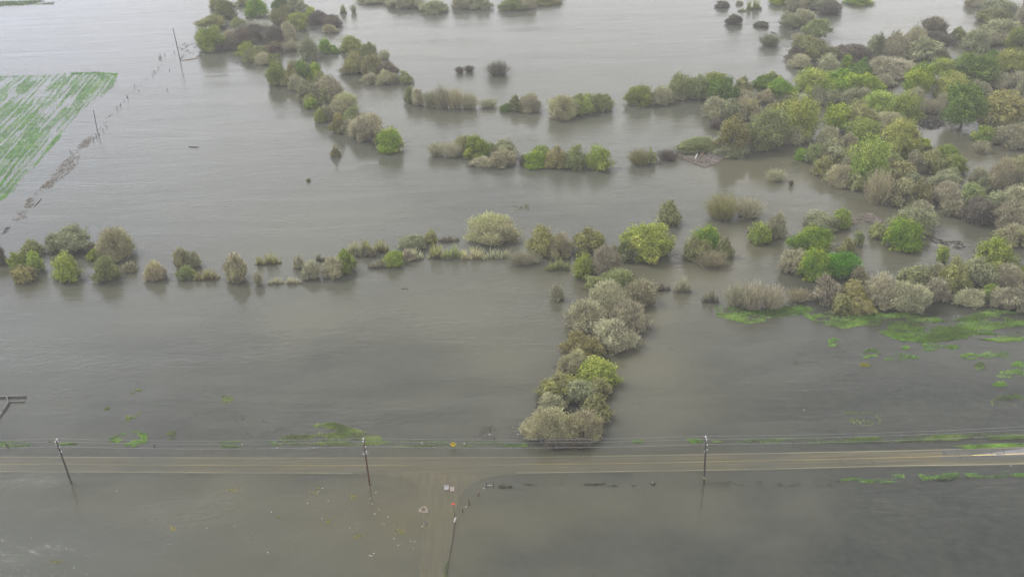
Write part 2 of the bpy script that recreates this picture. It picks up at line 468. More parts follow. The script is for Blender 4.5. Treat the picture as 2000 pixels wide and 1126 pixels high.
1572 1604 280 324 lg.d pale green bush at the wood's tip beside the small light one
1462 1500 262 296 gr.d grey undergrowth at the foot of the white trunked tree
1534 1572 246 284 gr.d grey undergrowth at the foot of the tall bright yellow green tree
1500 1536 236 286 gr.d grey undergrowth between the white trunked and the tall yellow green tree
1436 1474 176 204 gr.d grey undergrowth below the dark green root tree of the left arm
1474 1512 176 206 tn.d tan undergrowth below the pale crown of the left arm
1516 1556 176 204 gr.d grey undergrowth at the foot of the bright green root tree
1384 1420 172 200 gr.d grey undergrowth at the foot of the dark green left arm tree
1578 1612 170 208 gr.d grey undergrowth under the upper left shoulder tree
1606 1644 176 212 gg.d grey green undergrowth under the wide green tree
1672 1706 172 204 gr.d grey undergrowth by the mid pond's left edge
1596 1634 248 286 gr.d grey undergrowth between the bright green tree and the pale shore bush
1636 1672 262 304 tn.d tan undergrowth under the bright olive heart tree
1642 1676 300 338 gr.d grey undergrowth left of the yellow flecked tree's trunk
1700 1736 296 344 gr.d grey undergrowth right of the yellow flecked tree's trunk
1768 1800 296 340 gr.d grey undergrowth below the dark olive bush
1760 1796 338 372 gg.d grey green undergrowth between olive grey willow and channel bush
1762 1802 172 208 pk.d brown undergrowth at the foot of the bright green open tree
1822 1858 184 214 gr.d grey undergrowth left of the drooping tree's crown
1880 1916 158 196 gr.d grey undergrowth under the white glinting tree
1926 1966 140 174 gr.d grey undergrowth under the bluish dark tree
1968 2010 142 172 gr.d grey undergrowth under the yellowish olive edge tree
1912 1952 226 260 gr.d grey undergrowth at the left foot of the autumn coloured tree
1956 1998 228 262 gg.d grey green undergrowth at the right foot of the autumn coloured tree
1540 1580 108 134 gr.d grey undergrowth in front of the far corner's dark olive bush
1706 1746 146 172 pk.d brown undergrowth right of the mid pond green tree
1840 1880 392 426 gr.d low grey undergrowth below the grey brown rounded willow
1780 1816 392 420 gr.d low grey undergrowth between olive grey willow and rounded willow
1890 1930 328 362 gr.d grey undergrowth above the small grey green bend bush
@shrubs and trees of the lower right group
1738 1820 403 464 gg.d grey olive dome behind the dense bright tree
1728 1792 429 494 gb.d dense bright green rounded tree in front of the grey olive dome
1696 1732 436 468 lg.d pale grey green bush left of the dense bright tree
1622 1659 409 450 yg.d yellow green bush at the upper right of the left cluster
1566 1634 411 456 gg.d grey olive willow at the back of the left cluster
1665 1685 451 484 lg.d small pale bush alone between clusters
1543 1626 443 500 gb.d wide olive green tree above the vivid pair
1562 1616 488 553 gb.d left of two vivid green trees in the left cluster
1600 1672 492 548 gv.d right of two vivid green trees, deepest green
1523 1568 487 538 gr.d grey green bush on the water side of the vivid pair
1633 1665 466 504 ol.d olive bush right of the vivid pair
1588 1636 540 600 pk.d grey pink willow under the vivid pair
1660 1689 519 553 tn.d tan bush between the vivid pair and open water
1638 1688 546 602 yo.d yellow olive willow standing at the grass edge
1620 1658 574 618 ol.d olive rounded shrub touching the floating grass, left
1649 1703 580 617 yo.d tan olive rounded shrub touching the floating grass, right
1688 1748 539 607 gr.d grey brown brush right of the yellow olive willow
1735 1812 553 614 gr.d broad grey brown brush above the grass
1746 1815 521 568 og2.d grey olive brush behind the broad grey brown one
1808 1848 544 592 pk.d brown grey willow left of the small brown pool
1806 1840 514 550 gr.d grey bush under the tiny trunked tree
1833 1884 502 574 yo.d yellow olive tree above the small brown pool
1871 1927 502 568 gg.d pale grey green willow beside the yellow olive tree
1897 1962 466 534 yg.d bright green leaning tree near the right edge
1950 1987 497 528 lg.d green side crown of the bright leaning tree
1936 1988 519 564 gr.d grey bush under the green side crown
1980 2012 518 552 yg.d yellow green bush cut by the right edge
1913 1946 555 591 yg.d small yellow bush among pinkish brush near the right edge
1930 1985 562 606 pk.d pinkish grey brush right of the small yellow bush
1970 2014 560 612 pk.d pinkish grey brush cut by the right edge above the grass
1862 1918 564 600 gr.d low grey brush below the pale grey green willow
1827 1849 479 512 yg.t tiny yellow green tree on a dark split trunk
1414 1458 552 606 pk.b left third of the pink dry brush at the grass edge
1444 1492 548 612 pk.b middle third of the pink dry brush at the grass edge
1482 1530 556 612 pk.b right third of the pink dry brush at the grass edge
1536 1580 562 596 tn.b small tan brush right of the pink dry brush
1372 1402 562 592 br.r dark broken reeds left of the pink dry brush
@trees of the row across the middle
1216 1306 436 518 yg.d biggest round green tree of the middle right
1209 1232 466 514 lg.d narrow green bush at the left flank of the biggest round tree
1335 1383 461 514 ol.d olive green round half of the two tone tree clump
1350 1402 444 498 gb.d bright green upper half of the two tone tree clump
1358 1415 488 528 tn.b grey brush at the front foot of the two tone tree clump
1398 1428 464 506 ol.d thin olive bush at the right of the two tone tree clump
1462 1503 434 480 yg.d yellow green bush next to the grey one with a green tip
1496 1532 416 468 gr.d grey bush with a green tip, right of the yellow green bush
1121 1181 444 502 yo.d olive yellow tree above the bright yellow green one
1120 1157 496 549 yg.d bright yellow green tree at the top of the roadside hedge
1149 1206 482 548 pk.d pinkish brown bush between olive yellow tree and hedge
1191 1217 478 504 gr.d grey bush squeezed behind the biggest round tree
1035 1084 440 504 yo.d grey willow with yellow green top, left of the brown one
1068 1113 456 508 tn.d brown grey willow with a feathery dead stem
991 1052 490 522 gr.b low grey half sunk shrub under the tan willow
1068 1112 503 530 lg.r pale green reeds below the brown grey willow
921 1010 422 482 tn.d broad grey tan willow, widest of the row's middle
831 854 448 478 ol.d small olive grey shrub alone above the reeds
784 833 457 492 gg.d grey green shrub left of the small olive grey one
786 826 484 508 gr.r grey reeds under the grey green shrub
754 789 490 524 yg.d yellow shrub among reeds
786 812 486 512 pk.d grey pink shrub with a white speck beside the yellow one
1272 1308 552 570 br.r faint brown reeds right of the hedge top, left tuft
1316 1348 537 572 pk.r faint pinkish reeds right of the hedge top, right tuft
1076 1100 556 590 gr.d pale grey small shrub alone left of the hedge
654 697 486 537 yg.d yellow green fan shaped willow, brightest of the left row
632 674 502 547 gr.d grey willow leaning on the yellow green fan
590 626 510 548 pk.d pinkish grey willow left of the fan pair
573 598 498 525 pk.d small brown shrub above the pinkish grey one
616 645 495 511 br.r low brown reeds behind the fan pair
441 492 496 554 tn.d grey tan willow with yellow lights, alone in the left row
496 518 528 560 gr.b grey spiky shrub below the yellow green reeds
497 552 494 519 yr.r yellow green reeds with dark feet right of the grey tan willow
522 556 541 556 gr.r first low grey tuft line along the left row
556 590 539 555 gr.r second low grey tuft line along the left row, greener
680 707 470 497 tn.r tan reeds above the yellow green fan
704 728 466 496 yr.r yellowish reeds between tan ones and the yellow clump
730 760 466 495 yr.r bright yellow green reed clump above the yellow shrub
692 742 486 505 br.r dark reed feet right of the yellow green fan
720 760 508 526 br.r short dark stubble below the yellow shrub's left
838 872 474 506 yr.r yellow pale reeds left part of the long reed line
868 905 478 507 lg.r pale green reeds middle part of the long reed line
900 950 482 508 tn.r dry pale reeds right part of the long reed line
944 996 486 508 gr.r grey reeds where the long reed line meets the half sunk shrub
856 896 460 474 br.r dark stubs above the long reed line
340 378 484 526 tn.d tan willow top of the two part clump
366 396 490 524 gr.d grey willow right half of the two part clump
346 384 518 549 lg.d pale green bush at the foot of the two part clump
376 432 524 549 yr.r pale yellow reeds trailing right from the two part clump
286 326 511 551 tn.d grey round bush with a yellow top, alone in the left row
242 271 510 534 gr.d low grey tuft right of the light green willow
111 166 494 552 yg.d yellow green willow, middle of three at left
172 199 487 512 yg.d small yellow green crown above the light green willow
185 237 500 554 lg.d light green willow, right of three at left
197 274 445 510 tn.d big grey tan rounded willow of the left row
111 188 444 492 gg.t pale olive tree with bare branch tips of the left row
89 132 455 496 gg.d pale grey green small tree left of the pale olive one
128 196 472 494 br.d low brown brush at the feet of the pale olive tree
21 62 492 534 yg.d yellow green crown, upper left of the leftmost willow clump
57 90 490 533 yg.d yellow green crown, right of the leftmost willow clump
30 74 516 553 yo.d olive yellow crown, front of the leftmost willow clump
46 90 468 502 lg.d pale crown behind the leftmost willow clump
-12 20 480 518 br.d brown bush cut by the left edge
@willows of the hedge that runs down to the road
1143 1177 539 572 lg.d light green bush at the left top of the roadside hedge
1170 1242 522 584 lg.d pale green willow with grey lower half, hedge top
1150 1224 552 618 gr.d grey willow under the pale green one in the hedge
1211 1275 548 606 tn.d tan grey willow on the hedge's right shoulder
1198 1265 588 655 pk.d pinkish grey willow, right side of the hedge
1108 1180 586 652 gr.d grey willow on the hedge's left shoulder
1160 1237 624 694 pk.d grey pink willow bulging right at mid hedge
1092 1172 648 714 yo.d olive tan willow at the hedge's narrow waist
1094 1152 684 738 tn.d grey tan willow under the waist on the left
1125 1202 698 764 yg.d yellow green willow, brightest in the roadside hedge
1148 1192 738 780 ol.d olive bush below the brightest willow
1057 1137 728 788 yo.d yellow olive broad willow on the left of the lower hedge
1104 1164 740 796 gg.d grey olive willow in the middle of the lower hedge
1055 1103 768 812 gr.d grey bush low on the hedge's left
1138 1188 770 828 ol.d olive willow on the right of the lower hedge
1030 1128 798 868 tn.d big tan olive rounded willow nearest the road
1090 1172 803 868 tn.d tan willow with dark twigs at its right, beside the one nearest the road
1062 1112 852 880 br.b purple brown twigs at the roadside under the big tan willow
1104 1158 850 880 br.b dark twig heap with white litter at the roadside
"""
# ---------------------------------------------------------------- vegetation
TW = .05
LEAF = {  # kind: (tone a, tone b, rare tone, translucency)
 'gb': ((0.131, 0.217, 0.026), (0.237, 0.330, 0.041), (0.369, 0.407, 0.057), .3),
 'gv': ((0.084, 0.204, 0.021), (0.131, 0.281, 0.030), (0.239, 0.348, 0.043), .3),
 'yg': ((0.199, 0.263, 0.049), (0.302, 0.359, 0.072), (0.397, 0.422, 0.108), .3),
 'lg': ((0.209, 0.228, 0.100), (0.257, 0.299, 0.106), (0.335, 0.348, 0.141), .25),
 'ol': ((0.205, 0.205, 0.092), (0.263, 0.263, 0.098), (0.333, 0.333, 0.160), .2),
 'og': ((0.193, 0.224, 0.059), (0.268, 0.306, 0.071), (0.373, 0.373, 0.121), .25),
 'yo': ((0.239, 0.222, 0.116), (0.293, 0.288, 0.089), (0.359, 0.335, 0.127), .2),
 'mg': ((0.160, 0.160, 0.070), (0.199, 0.268, 0.065), (0.251, 0.296, 0.080), .2),
 'dg': ((0.100, 0.150, 0.032), (0.150, 0.220, 0.042), (0.250, 0.300, 0.085), .25),
 'gg': ((0.215, 0.221, 0.125), (0.265, 0.278, 0.141), (0.333, 0.333, 0.201), .15),
 'br2': ((0.165, 0.150, 0.060), (0.215, 0.220, 0.070), (0.270, 0.250, 0.070), .2),
 'og2': ((0.199, 0.194, 0.106), (0.228, 0.228, 0.100), (0.296, 0.296, 0.150), .2),
 'gr': ((0.299, 0.286, 0.179), (0.405, 0.388, 0.243), (0.468, 0.459, 0.269), .2),
 'tn': ((0.321, 0.289, 0.177), (0.411, 0.381, 0.229), (0.439, 0.451, 0.191), .2),
 'pk': ((0.306, 0.279, 0.188), (0.404, 0.378, 0.253), (0.461, 0.445, 0.284), .2),
 'br': ((0.130, 0.115, 0.088), (0.195, 0.172, 0.130), (0.240, 0.225, 0.120), .12),
 'rb': ((0.165, 0.125, 0.095), (0.220, 0.175, 0.130), (0.215, 0.235, 0.095), .12),
 'si': ((0.360, 0.360, 0.290), (0.480, 0.480, 0.396), (0.580, 0.580, 0.484), .1),
 'sp': ((0.180, 0.195, 0.132), (0.300, 0.315, 0.224), (0.420, 0.420, 0.317), .1),
 'yr': ((0.171, 0.142, 0.080), (0.319, 0.319, 0.110), (0.388, 0.388, 0.141), .2),
 'fan': ((0.220, 0.210, 0.132), (0.270, 0.260, 0.158), (0.310, 0.310, 0.176), .1),
}
LM = {k: leaf_mat("foliage_" + k, *v) for k, v in LEAF.items()}
BARK = rough_mat("bark_grey_brown", (.05, .042, .034), (.12, .10, .08), 5, .9)
BARK_PALE = rough_mat("bark_pale", (.18, .17, .15), (.32, .30, .27), 5, .9)

TWIGGY = {'gr', 'tn', 'pk', 'br', 'rb', 'si', 'sp', 'fan'}

def unit(v): return v / (np.linalg.norm(v, axis=-1, keepdims=True) + 1e-9)

def crown_quads(lobes, n, twig, rg, size, droop=0.0, zmin=.02):
    """leaf-sized or twig-sized faces through the crown volume, in clumps"""
    lobes = np.asarray(lobes, float)
    wgt = lobes[:, 3] ** 2; wgt /= wgt.sum()
    ncl = max(8, n // 9)
    li = rg.choice(len(lobes), ncl, p=wgt)
    lo = lobes[li]
    d = unit(rg.normal(size=(ncl, 3)) + np.array([0, 0, .35]))
    rad = rg.uniform(.42, 1.08, ncl) ** .6 * np.where(rg.random(ncl) < .16, rg.uniform(1.05, 1.5, ncl), 1)
    cc = lo[:, :3] + d * lo[:, 3:4] * rad[:, None] * np.array([1, 1, .9])
    th = np.arctan2(cc[:, 1], cc[:, 0]); zt = cc[:, 2].max(); off = rg.uniform(5, 90)
    wob = .72 + .56 * vnoise(np.cos(th) * 1.7 + off, np.sin(th) * 1.7 + off + 2.2 * cc[:, 2] / zt)
    cc = cc * np.stack([wob, wob, .80 + .36 * vnoise(np.cos(th) * 1.4 + off + 40, np.sin(th) * 1.4 + off)], 1)
    ctone = np.clip(rg.normal(.5, .3, len(lobes)), 0, 1)[li] * .6 + rg.random(ncl) * .44
    k = rg.integers(0, ncl, n)
    sig = lo[k, 3] * .20 + size * .5
    P = cc[k] + rg.normal(size=(n, 3)) * sig[:, None] * .7
    out = d[k]
    if twig:
        ax = unit(out * .75 + np.array([0, 0, .45]) + rg.normal(size=(n, 3)) * .42)
        ln = size * rg.uniform(.7, 2.0, n); wd = size * rg.uniform(.11, .21, n)
        sd = unit(np.cross(ax, rg.normal(size=(n, 3))))
        a = P - ax * ln[:, None] * .5; b = P + ax * ln[:, None] * .5
        V = np.stack([a - sd * wd[:, None], a + sd * wd[:, None], b + sd * wd[:, None] * .45, b - sd * wd[:, None] * .45], 1)
    else:
        nr = unit(out * .8 + np.array([0, 0, .35]) + rg.normal(size=(n, 3)) * .6)
        u = unit(np.cross(nr, rg.normal(size=(n, 3)))); v = np.cross(nr, u)
        if droop:
            u = unit(u * (1 - droop) + np.array([0, 0, -1.]) * droop); v = unit(np.cross(nr, u))
        s1 = size * rg.uniform(.5, 1.1, n); s2 = s1 * rg.uniform(.35, .7, n)
        V = np.stack([P - u * s1[:, None], P + v * s2[:, None], P + u * s1[:, None], P - v * s2[:, None]], 1)
    tone = np.clip(ctone[k] + rg.normal(0, .08, n), 0, 1)
    lr = np.clip(rg.normal(.45, .25, n), 0, 1)
    tint = np.stack([tone, lr, np.zeros(n), np.ones(n)], 1)
    keep = V[:, :, 2].min(1) > zmin
    return V[keep], tint[keep]

def make_lobes(shape, Wd, h, rg):
    rx = Wd / 2
    lob = []
    if shape == 'tree':
        k = int(np.clip(7 + Wd * .5, 7, 15)); z0, z1 = .28, .76
    else:
        k = int(np.clip(6 + Wd * .55, 6, 14)); z0, z1 = .26, .70
    for i in range(k):
        a = 2.4 * i + rg.uniform(-.5, .5); q = math.sqrt((i + .4) / k) * rg.uniform(.85, 1.1)
        lr = rx * rg.uniform(.18, .46) * (1.15 if q < .5 else .9)
        zz = h * (z0 + (z1 - z0) * (1 - q * q * .85) * rg.uniform(.66, 1.2))
        lob.append((math.cos(a) * q * rx * .70, math.sin(a) * q * rx * .70, max(zz - lr * .25, lr * .45), lr))
    for i in range(7 if shape != 'tree' else 6):             # low skirt of outer boughs
        a = 2 * math.pi * i / (7 if shape != 'tree' else 6) + rg.uniform(-.3, .3); lr = rx * rg.uniform(.24, .36)
        q = rg.uniform(.52, .72) if shape != 'tree' else rg.uniform(.35, .6)
        lob.append((math.cos(a) * q * rx, math.sin(a) * q * rx, h * (rg.uniform(.08, .22) if shape != 'tree' else rg.uniform(.15, .36)), lr))
    return lob

PROTO = {}
def proto(kind, shape, cls, var):
    key = (kind, shape, cls, var)
    if key in PROTO: return PROTO[key]
    rg = np.random.default_rng(sum(map(ord, kind + shape)) * 31 + cls * 7 + var * 101)
    Wd = (3.5, 6.5, 10.0, 14.0)[cls]; twig = kind in TWIGGY
    size = (.23, .27, .30, .32)[cls] if not twig else (.40, .46, .50, .54)[cls]
    h = Wd * {'d': .78, 't': .95, 'b': .75, 'r': .4}[shape]
    stem = MB()
    if shape == 'r':                              # reeds: a strip of upright blades, dry below and fresh above
        n = (140, 260, 380, 520)[cls]
        x = rg.uniform(-.5, .5, n) * Wd; cl = vnoise(x * 1.1 + 20 * var + 5, x * 0 + cls); x = x + rg.normal(0, .15, n)
        y = rg.normal(0, .12, n) * Wd; hh = h * rg.uniform(.3, 1, n) * np.clip(cl * 1.5, .3, 1) * np.sqrt(np.clip(1.05 - (2 * x / Wd) ** 2, .05, 1))
        lean = rg.normal(0, .33, (n, 2)) * hh[:, None]; wd = rg.uniform(.07, .15, n)
        mid = np.stack([x + lean[:, 0] * .4, y + lean[:, 1] * .4, hh * .5], 1); bot = np.stack([x, y, np.full(n, -.05)], 1)
        top = np.stack([x + lean[:, 0], y + lean[:, 1], hh], 1)
        an = rg.uniform(0, math.pi, n); sdv = np.stack([np.cos(an), np.sin(an), 0 * an], 1) * wd[:, None]
        V = np.concatenate([np.stack([bot - sdv * .8, bot + sdv * .8, mid + sdv, mid - sdv], 1), np.stack([mid - sdv, mid + sdv, top + sdv * .4, top - sdv * .4], 1)])
        t = np.concatenate([np.stack([rg.uniform(0, .2, n), rg.uniform(.0, .4, n), 0 * x, 0 * x + 1], 1), np.stack([rg.uniform(.5, 1, n), rg.uniform(.4, .9, n), 0 * x, 0 * x + 1], 1)])
        V = V.reshape(-1, 4, 3); T = t
    elif shape == 'b':                            # brush: bare stems fanning from the base
        n = (260, 620, 1100, 1700)[cls]
        bx = rg.normal(0, .17, (n, 2)) * Wd; an = rg.uniform(0, 2 * math.pi, n); sp = rg.uniform(0, .72, n) ** .8
        ln = h * rg.uniform(.5, 1.1, n)
        dr = unit(np.stack([np.cos(an) * sp + bx[:, 0] / Wd * 1.6, np.sin(an) * sp + bx[:, 1] / Wd * 1.6, np.full(n, .75)], 1))
        a = np.stack([bx[:, 0], bx[:, 1], np.full(n, -.05)], 1); b = a + dr * ln[:, None] * .6 + rg.normal(0, .15, (n, 3)); 
        c = b + unit(dr + rg.normal(0, .3, (n, 3))) * ln[:, None] * .5
        sdv = unit(np.cross(dr, rg.normal(size=(n, 3)))) * rg.uniform(.05, .10, n)[:, None]
        V1 = np.stack([a - sdv, a + sdv, b + sdv * .7, b - sdv * .7], 1); V2 = np.stack([b - sdv * .7, b + sdv * .7, c + sdv * .3, c - sdv * .3], 1)
        tone = np.clip(rg.normal(.4, .25, n), 0, 1); lr = np.clip(rg.normal(.4, .25, n), 0, 1); z = np.zeros(n)
        t1 = np.stack([tone, lr, z, z + 1], 1)
        # fine side twigs
        m2 = int(n * 2.2); k = rg.integers(0, n, m2); f = rg.uniform(.25, 1, m2)[:, None]
        p0 = b[k] * (1 - f) + c[k] * f; ax = unit(dr[k] * .6 + rg.normal(0, .5, (m2, 3)) + [0, 0, .25]); l2 = rg.uniform(.4, 1.0, m2)[:, None]
        s2 = unit(np.cross(ax, rg.normal(size=(m2, 3)))) * rg.uniform(.04, .08, m2)[:, None]
        V3 = np.stack([p0 - s2, p0 + s2, p0 + ax * l2 + s2 * .4, p0 + ax * l2 - s2 * .4], 1)
        t3 = np.stack([np.clip(tone[k] + .15, 0, 1), lr[k], 0 * tone[k], 0 * tone[k] + 1], 1)
        V = np.concatenate([V1, V2, V3]); T = np.concatenate([t1, t1, t3])
        ok = V[:, :, 2].max(1) > 0; V = V[ok]; T = T[ok]
    else:
        lob = make_lobes('tree' if shape == 't' else 'dome', Wd, h, rg)
        n = (1800, 4700, 9300, 15000)[cls]
        if twig: n = int(n * 1.15)
        if shape == 't' and not twig: n = int(n * .9)
        V, T = crown_quads(lob, n, twig, rg, size, droop=.35 if kind in ('dg', 'lg') else 0.0)
        if shape == 't': base = [np.array([rg.uniform(-.1, .1) * Wd, 0, -.8])]
        else: base = [np.array([math.cos(a), math.sin(a), 0]) * Wd * rg.uniform(.05, .16) + [0, 0, -.6] for a in np.arange(3) * 2.1 + var]
        tr = Wd * (.022 if shape == 't' else .012)
        for b0 in base[:1] if shape == 't' else base:
            fork = np.array([b0[0] * .6 + rg.uniform(-.03, .03) * Wd, b0[1] * .6, h * (.26 if shape == 't' else .12)])
            stem.tube([b0, (b0 * .5 + fork * .5) + rg.normal(0, .02 * Wd, 3) * [1, 1, 0], fork], [tr * 1.5, tr * 1.15, tr], 7)
            sel = lob if shape == 't' else [l for l in lob if rg.random() < .5]
            for l in sel:
                tip = np.array(l[:3]) + rg.normal(0, .1, 3) * l[3]
                mid = fork * .45 + tip * .55 + np.array([0, 0, -.06 * h]) + rg.normal(0, .04 * Wd, 3)
                stem.tube([fork, mid, tip], [tr * .7, tr * .45, tr * .16], 5, cap=False)
                for q in range(3):
                    t2 = tip + unit(rg.normal(size=3) + [0, 0, .5]) * l[3] * (rg.uniform(.8, 1.45) if twig else .9)
                    stem.tube([mid * .3 + tip * .7, t2], [tr * .28, tr * .08], 4, cap=False)
    if shape == 'd':                               # half drowned stems leaning out at the waterline
        for q in range(16 if twig else 9):
            an = rg.uniform(0, 6.28); r1 = Wd * rg.uniform(.28, .42); r2 = Wd * rg.uniform(.46, .62); b0 = np.array([math.cos(an) * r1 * .4, math.sin(an) * r1 * .4, -.3])
            p1 = np.array([math.cos(an) * r1, math.sin(an) * r1, h * rg.uniform(.04, .25)]); p2 = np.array([math.cos(an + rg.normal(0, .2)) * r2, math.sin(an + rg.normal(0, .2)) * r2, h * rg.uniform(.0, .42)])
            stem.tube([b0, p1, p2], [Wd * .008, Wd * .006, Wd * .002], 4, cap=False)
            stem.tube([p1 * .5 + p2 * .5, p2 + rg.normal(0, .05 * Wd, 3) + [0, 0, .05 * h]], [Wd * .004, Wd * .0015], 4, cap=False)
    pts = V.reshape(-1, 3)
    ex = np.percentile(np.abs(pts[:, 0]), 98.5); ey = np.percentile(np.abs(pts[:, 1]), 98.5); ez = np.percentile(pts[:, 2], 99.2)
    sc = np.array([1 / ex, 1 / ey, 1 / ez])
    V = V * sc
    nq = len(V)
    me = mesh_np("crown", V.reshape(-1, 3), np.arange(nq * 4).reshape(-1, 4), LM[kind], np.repeat(T, 4, 0))
    st = None
    if stem.v:
        sm = bpy.data.meshes.new("trunk"); sm.from_pydata([tuple(np.array(p) * sc) for p in stem.v], [], stem.f)
        sm.materials.append(BARK_PALE if (kind in ('lg', 'si') and var == 1) else BARK); sm.update(); st = sm
    PROTO[key] = (me, st)
    return PROTO[key]

KINDNAME = {'t': ('leafy_tree', 'tree', 'trunk', 'crown'), 'd': ('leafy_bush', 'bush', 'stems', 'crown'),
            'w': ('willow_shrub', 'shrub', 'stems', 'crown'), 'b': ('bare_brush', 'brush', 'stems', 'twigs'), 'r': ('reed_clump', 'reeds', 'stems', 'blades')}
PLANTS = []
def plant(x0, x1, y0, y1, kind, shape, label, group, idx):
    xc = (x0 + x1) / 2; g_ = (.04 if (x1 > 700 or y1 < 440) else -.03) * (x1 - x0); x0 -= g_; x1 += g_; s = ppm(xc, y1); front = gp(xc, y1)
    Wm = (x1 - x0) / s
    v = front - CAM; sdep = H / np.linalg.norm(v)
    D = min(.92 * Wm, .55 * (y1 - y0) / s / sdep)
    if shape == 'r': D = min(D, .35 * Wm)
    if shape == 't': D = min(.92 * Wm, .9 * (y1 - y0) / s / sdep)
    ov = .5 * D if shape != 't' else .22 * D                  # how far behind its front edge the plant stands
    c = front + np.array([v[0], v[1], 0]) / np.linalg.norm(v[:2]) * ov
    h = at_y(xc, y0, c[1] + .12 * D)[2]
    h = max(.35, min(h, 2.6 * Wm + 1))
    cls = 0 if Wm < 5 else 1 if Wm < 8.2 else 2 if Wm < 12 else 3
    var = idx % (3 if shape != 'r' else 2)
    me, st = proto(kind, shape, cls, var)
    nm = KINDNAME['w'] if (shape == 'd' and kind in TWIGGY) else KINDNAME[shape]
    o = thing(nm[0], label, nm[1], (c[0], c[1], 0), group)
    o.scale = (Wm / 2, D / 2, h)
    # turned about the view line by keeping the footprint and mirroring the copy
    if idx % 2: o.scale.x *= -1
    cr_ = link(nm[3], me, o)
    if shape == 'b' or shape == 'r':
        pass
    elif st is not None:
        link(nm[2], st, o)
    PLANTS.append((label, Wm, D, h, c))
grp = None; idx = 0
for row in CATALOGUE.strip().split("\n"):
    if row.startswith("@"): grp = row[1:]; continue
    f = row.split(None, 5)
    x0, x1, y0, y1 = map(int, f[:4]); kind, shape = f[4].split(".")
    plant(x0, x1, y0, y1, kind, shape, f[5], grp, idx); idx += 1
# ---------------------------------------------------------------- the flooded ground
def axis(lo, a, b, hi, fine, coarse, grow=1.12):
    xs = list(np.arange(a, b + .01, fine)); s = fine; x = xs[-1]
    while x < hi: s = min(s * grow, coarse); x += s; xs.append(x)
    s = fine; x = xs[0]; pre = []
    while x > lo: s = min(s * grow, coarse); x -= s; pre.append(x)
    return np.array(pre[::-1] + xs)
GX = axis(-2600, -150, 160, 2600, 2.2, 160); GY = axis(-900, 100, 330, 4200, 1.5, 160)
XX, YY = np.meshgrid(GX, GY)
def grid_mesh(name, Z, mat, smooth=True):
    ny, nx = XX.shape
    V = np.stack([XX, YY, Z], -1).reshape(-1, 3)
    i = np.arange(ny * nx).reshape(ny, nx)
    F = np.stack([i[:-1, :-1], i[:-1, 1:], i[1:, 1:], i[1:, :-1]], -1).reshape(-1, 4)
    return mesh_np(name, V, F, mat, smooth=smooth)

# how far one sees down through the muddy water, from soundings (place, share of the bottom seen, silt stirred up)
SOUND = """0 60 0 0;500 60 0 0;1000 60 0 0;1500 60 0 0;1900 60 .03 .3;100 300 .02 0;400 300 0 0;400 420 .02 0;700 400 0 0;1100 250 0 .2
1500 330 0 .6;1900 350 .04 .6;940 382 .36 0;1010 405 .36 0;890 362 .22 0;1180 440 .24 0;1275 445 .14 0;1100 375 0 0;1050 330 0 0;600 480 0 .2;1000 470 .02 .3;1400 480 .02 .6;1700 480 .06 .5
100 640 .05 0;300 620 .02 .2;600 620 .02 .3;900 620 .02 .4;1250 620 0 .6;1350 540 0 .5;100 720 .12 0;300 700 .32 0;430 690 .34 0;250 790 .3 0;330 830 .5 .1
430 800 .45 .1;560 830 .42 .1;560 740 .32 .1;650 705 .42 .1;780 712 .42 .1;830 745 .44 .1;900 770 .32 .2;980 700 .06 .4;1010 800 .25 .3;850 835 .4 .2;60 830 .2 0
1260 720 .02 .6;1300 800 .12 .4;1240 830 .2 .4;1400 640 .2 .2;1450 700 .36 .1;1500 780 .5 0;1600 640 .4 0;1560 720 .4 0;1700 700 .5 0;1850 690 .5 0;1950 680 .5 0;1700 800 .75 0;1850 780 .75 0;1980 800 .75 0;1600 820 .66 0;1700 750 .75 0
0 868 .45 .1;300 868 .5 .1;600 868 .55 .1;900 868 .45 .2;1200 865 .45 .2;1500 862 .5 .1;1800 860 .6 .1;1990 855 .6 .1;0 882 .42 0;300 884 .42 0;700 885 .42 0;1000 884 .42 .2;1500 876 .45 0;1900 868 .5 0
0 905 0.55 .6;200 906 0.57 .7;400 906 0.59 .8;600 907 0.60 .9;760 907 0.60 1;900 907 0.61 1;1050 906 0.61 1;1200 903 0.62 .9;1400 900 0.65 .8;1600 896 0.72 .6;1750 893 0.81 .5;1850 891 0.90 .4;1910 889 0.90 .3;1990 885 0.90 .2
860 940 .5 1;820 945 .4 1;890 930 .5 1;860 990 .5 1;852 1050 .5 1;842 1110 .54 1;780 960 .2 .7;795 950 .14 .8;814 1000 .08 .9;812 1060 .06 .8;806 1115 .06 .7;826 1030 .2 1;824 1085 .2 1;880 1040 .2 .4;872 1100 .2 .4;940 960 .28 .1;1000 940 .36 0;1200 935 .42 0;1500 925 .5 0;1700 922 .6 0;1900 915 .66 0
60 960 .12 .2;250 960 .14 .3;450 960 .14 .5;650 965 .18 .6;100 1050 .14 0;300 1060 .14 .2;500 1040 .16 .3;700 1040 .18 .4;600 1110 .16 .2;200 1120 .14 .1
1000 1000 .16 .4;1200 980 .16 .4;1350 1000 .18 .4;1000 1100 .48 .1;1200 1080 .46 .1;1400 1060 .4 .1;1550 980 .3 .2;1700 1000 .68 0;1850 980 .74 0;1980 960 .74 0;1700 1100 .76 0;1950 1080 .8 0;1400 1120 .62 0"""
SP = np.array([[float(q) for q in s.split()] for s in SOUND.replace("\n", ";").split(";") if s.strip()])
SW = np.array([gp(a, b)[:2] for a, b in SP[:, :2]])
num = np.zeros(XX.shape + (2,)); den = np.zeros(XX.shape)
for k in range(len(SP)):
    d2 = ((XX - SW[k, 0]) * .8) ** 2 + (YY - SW[k, 1]) ** 2
    wg = 1 / (d2 + 25.) ** 1.7
    num += wg[..., None] * SP[k, 2:4]; den += wg
VAL = num / den[..., None]
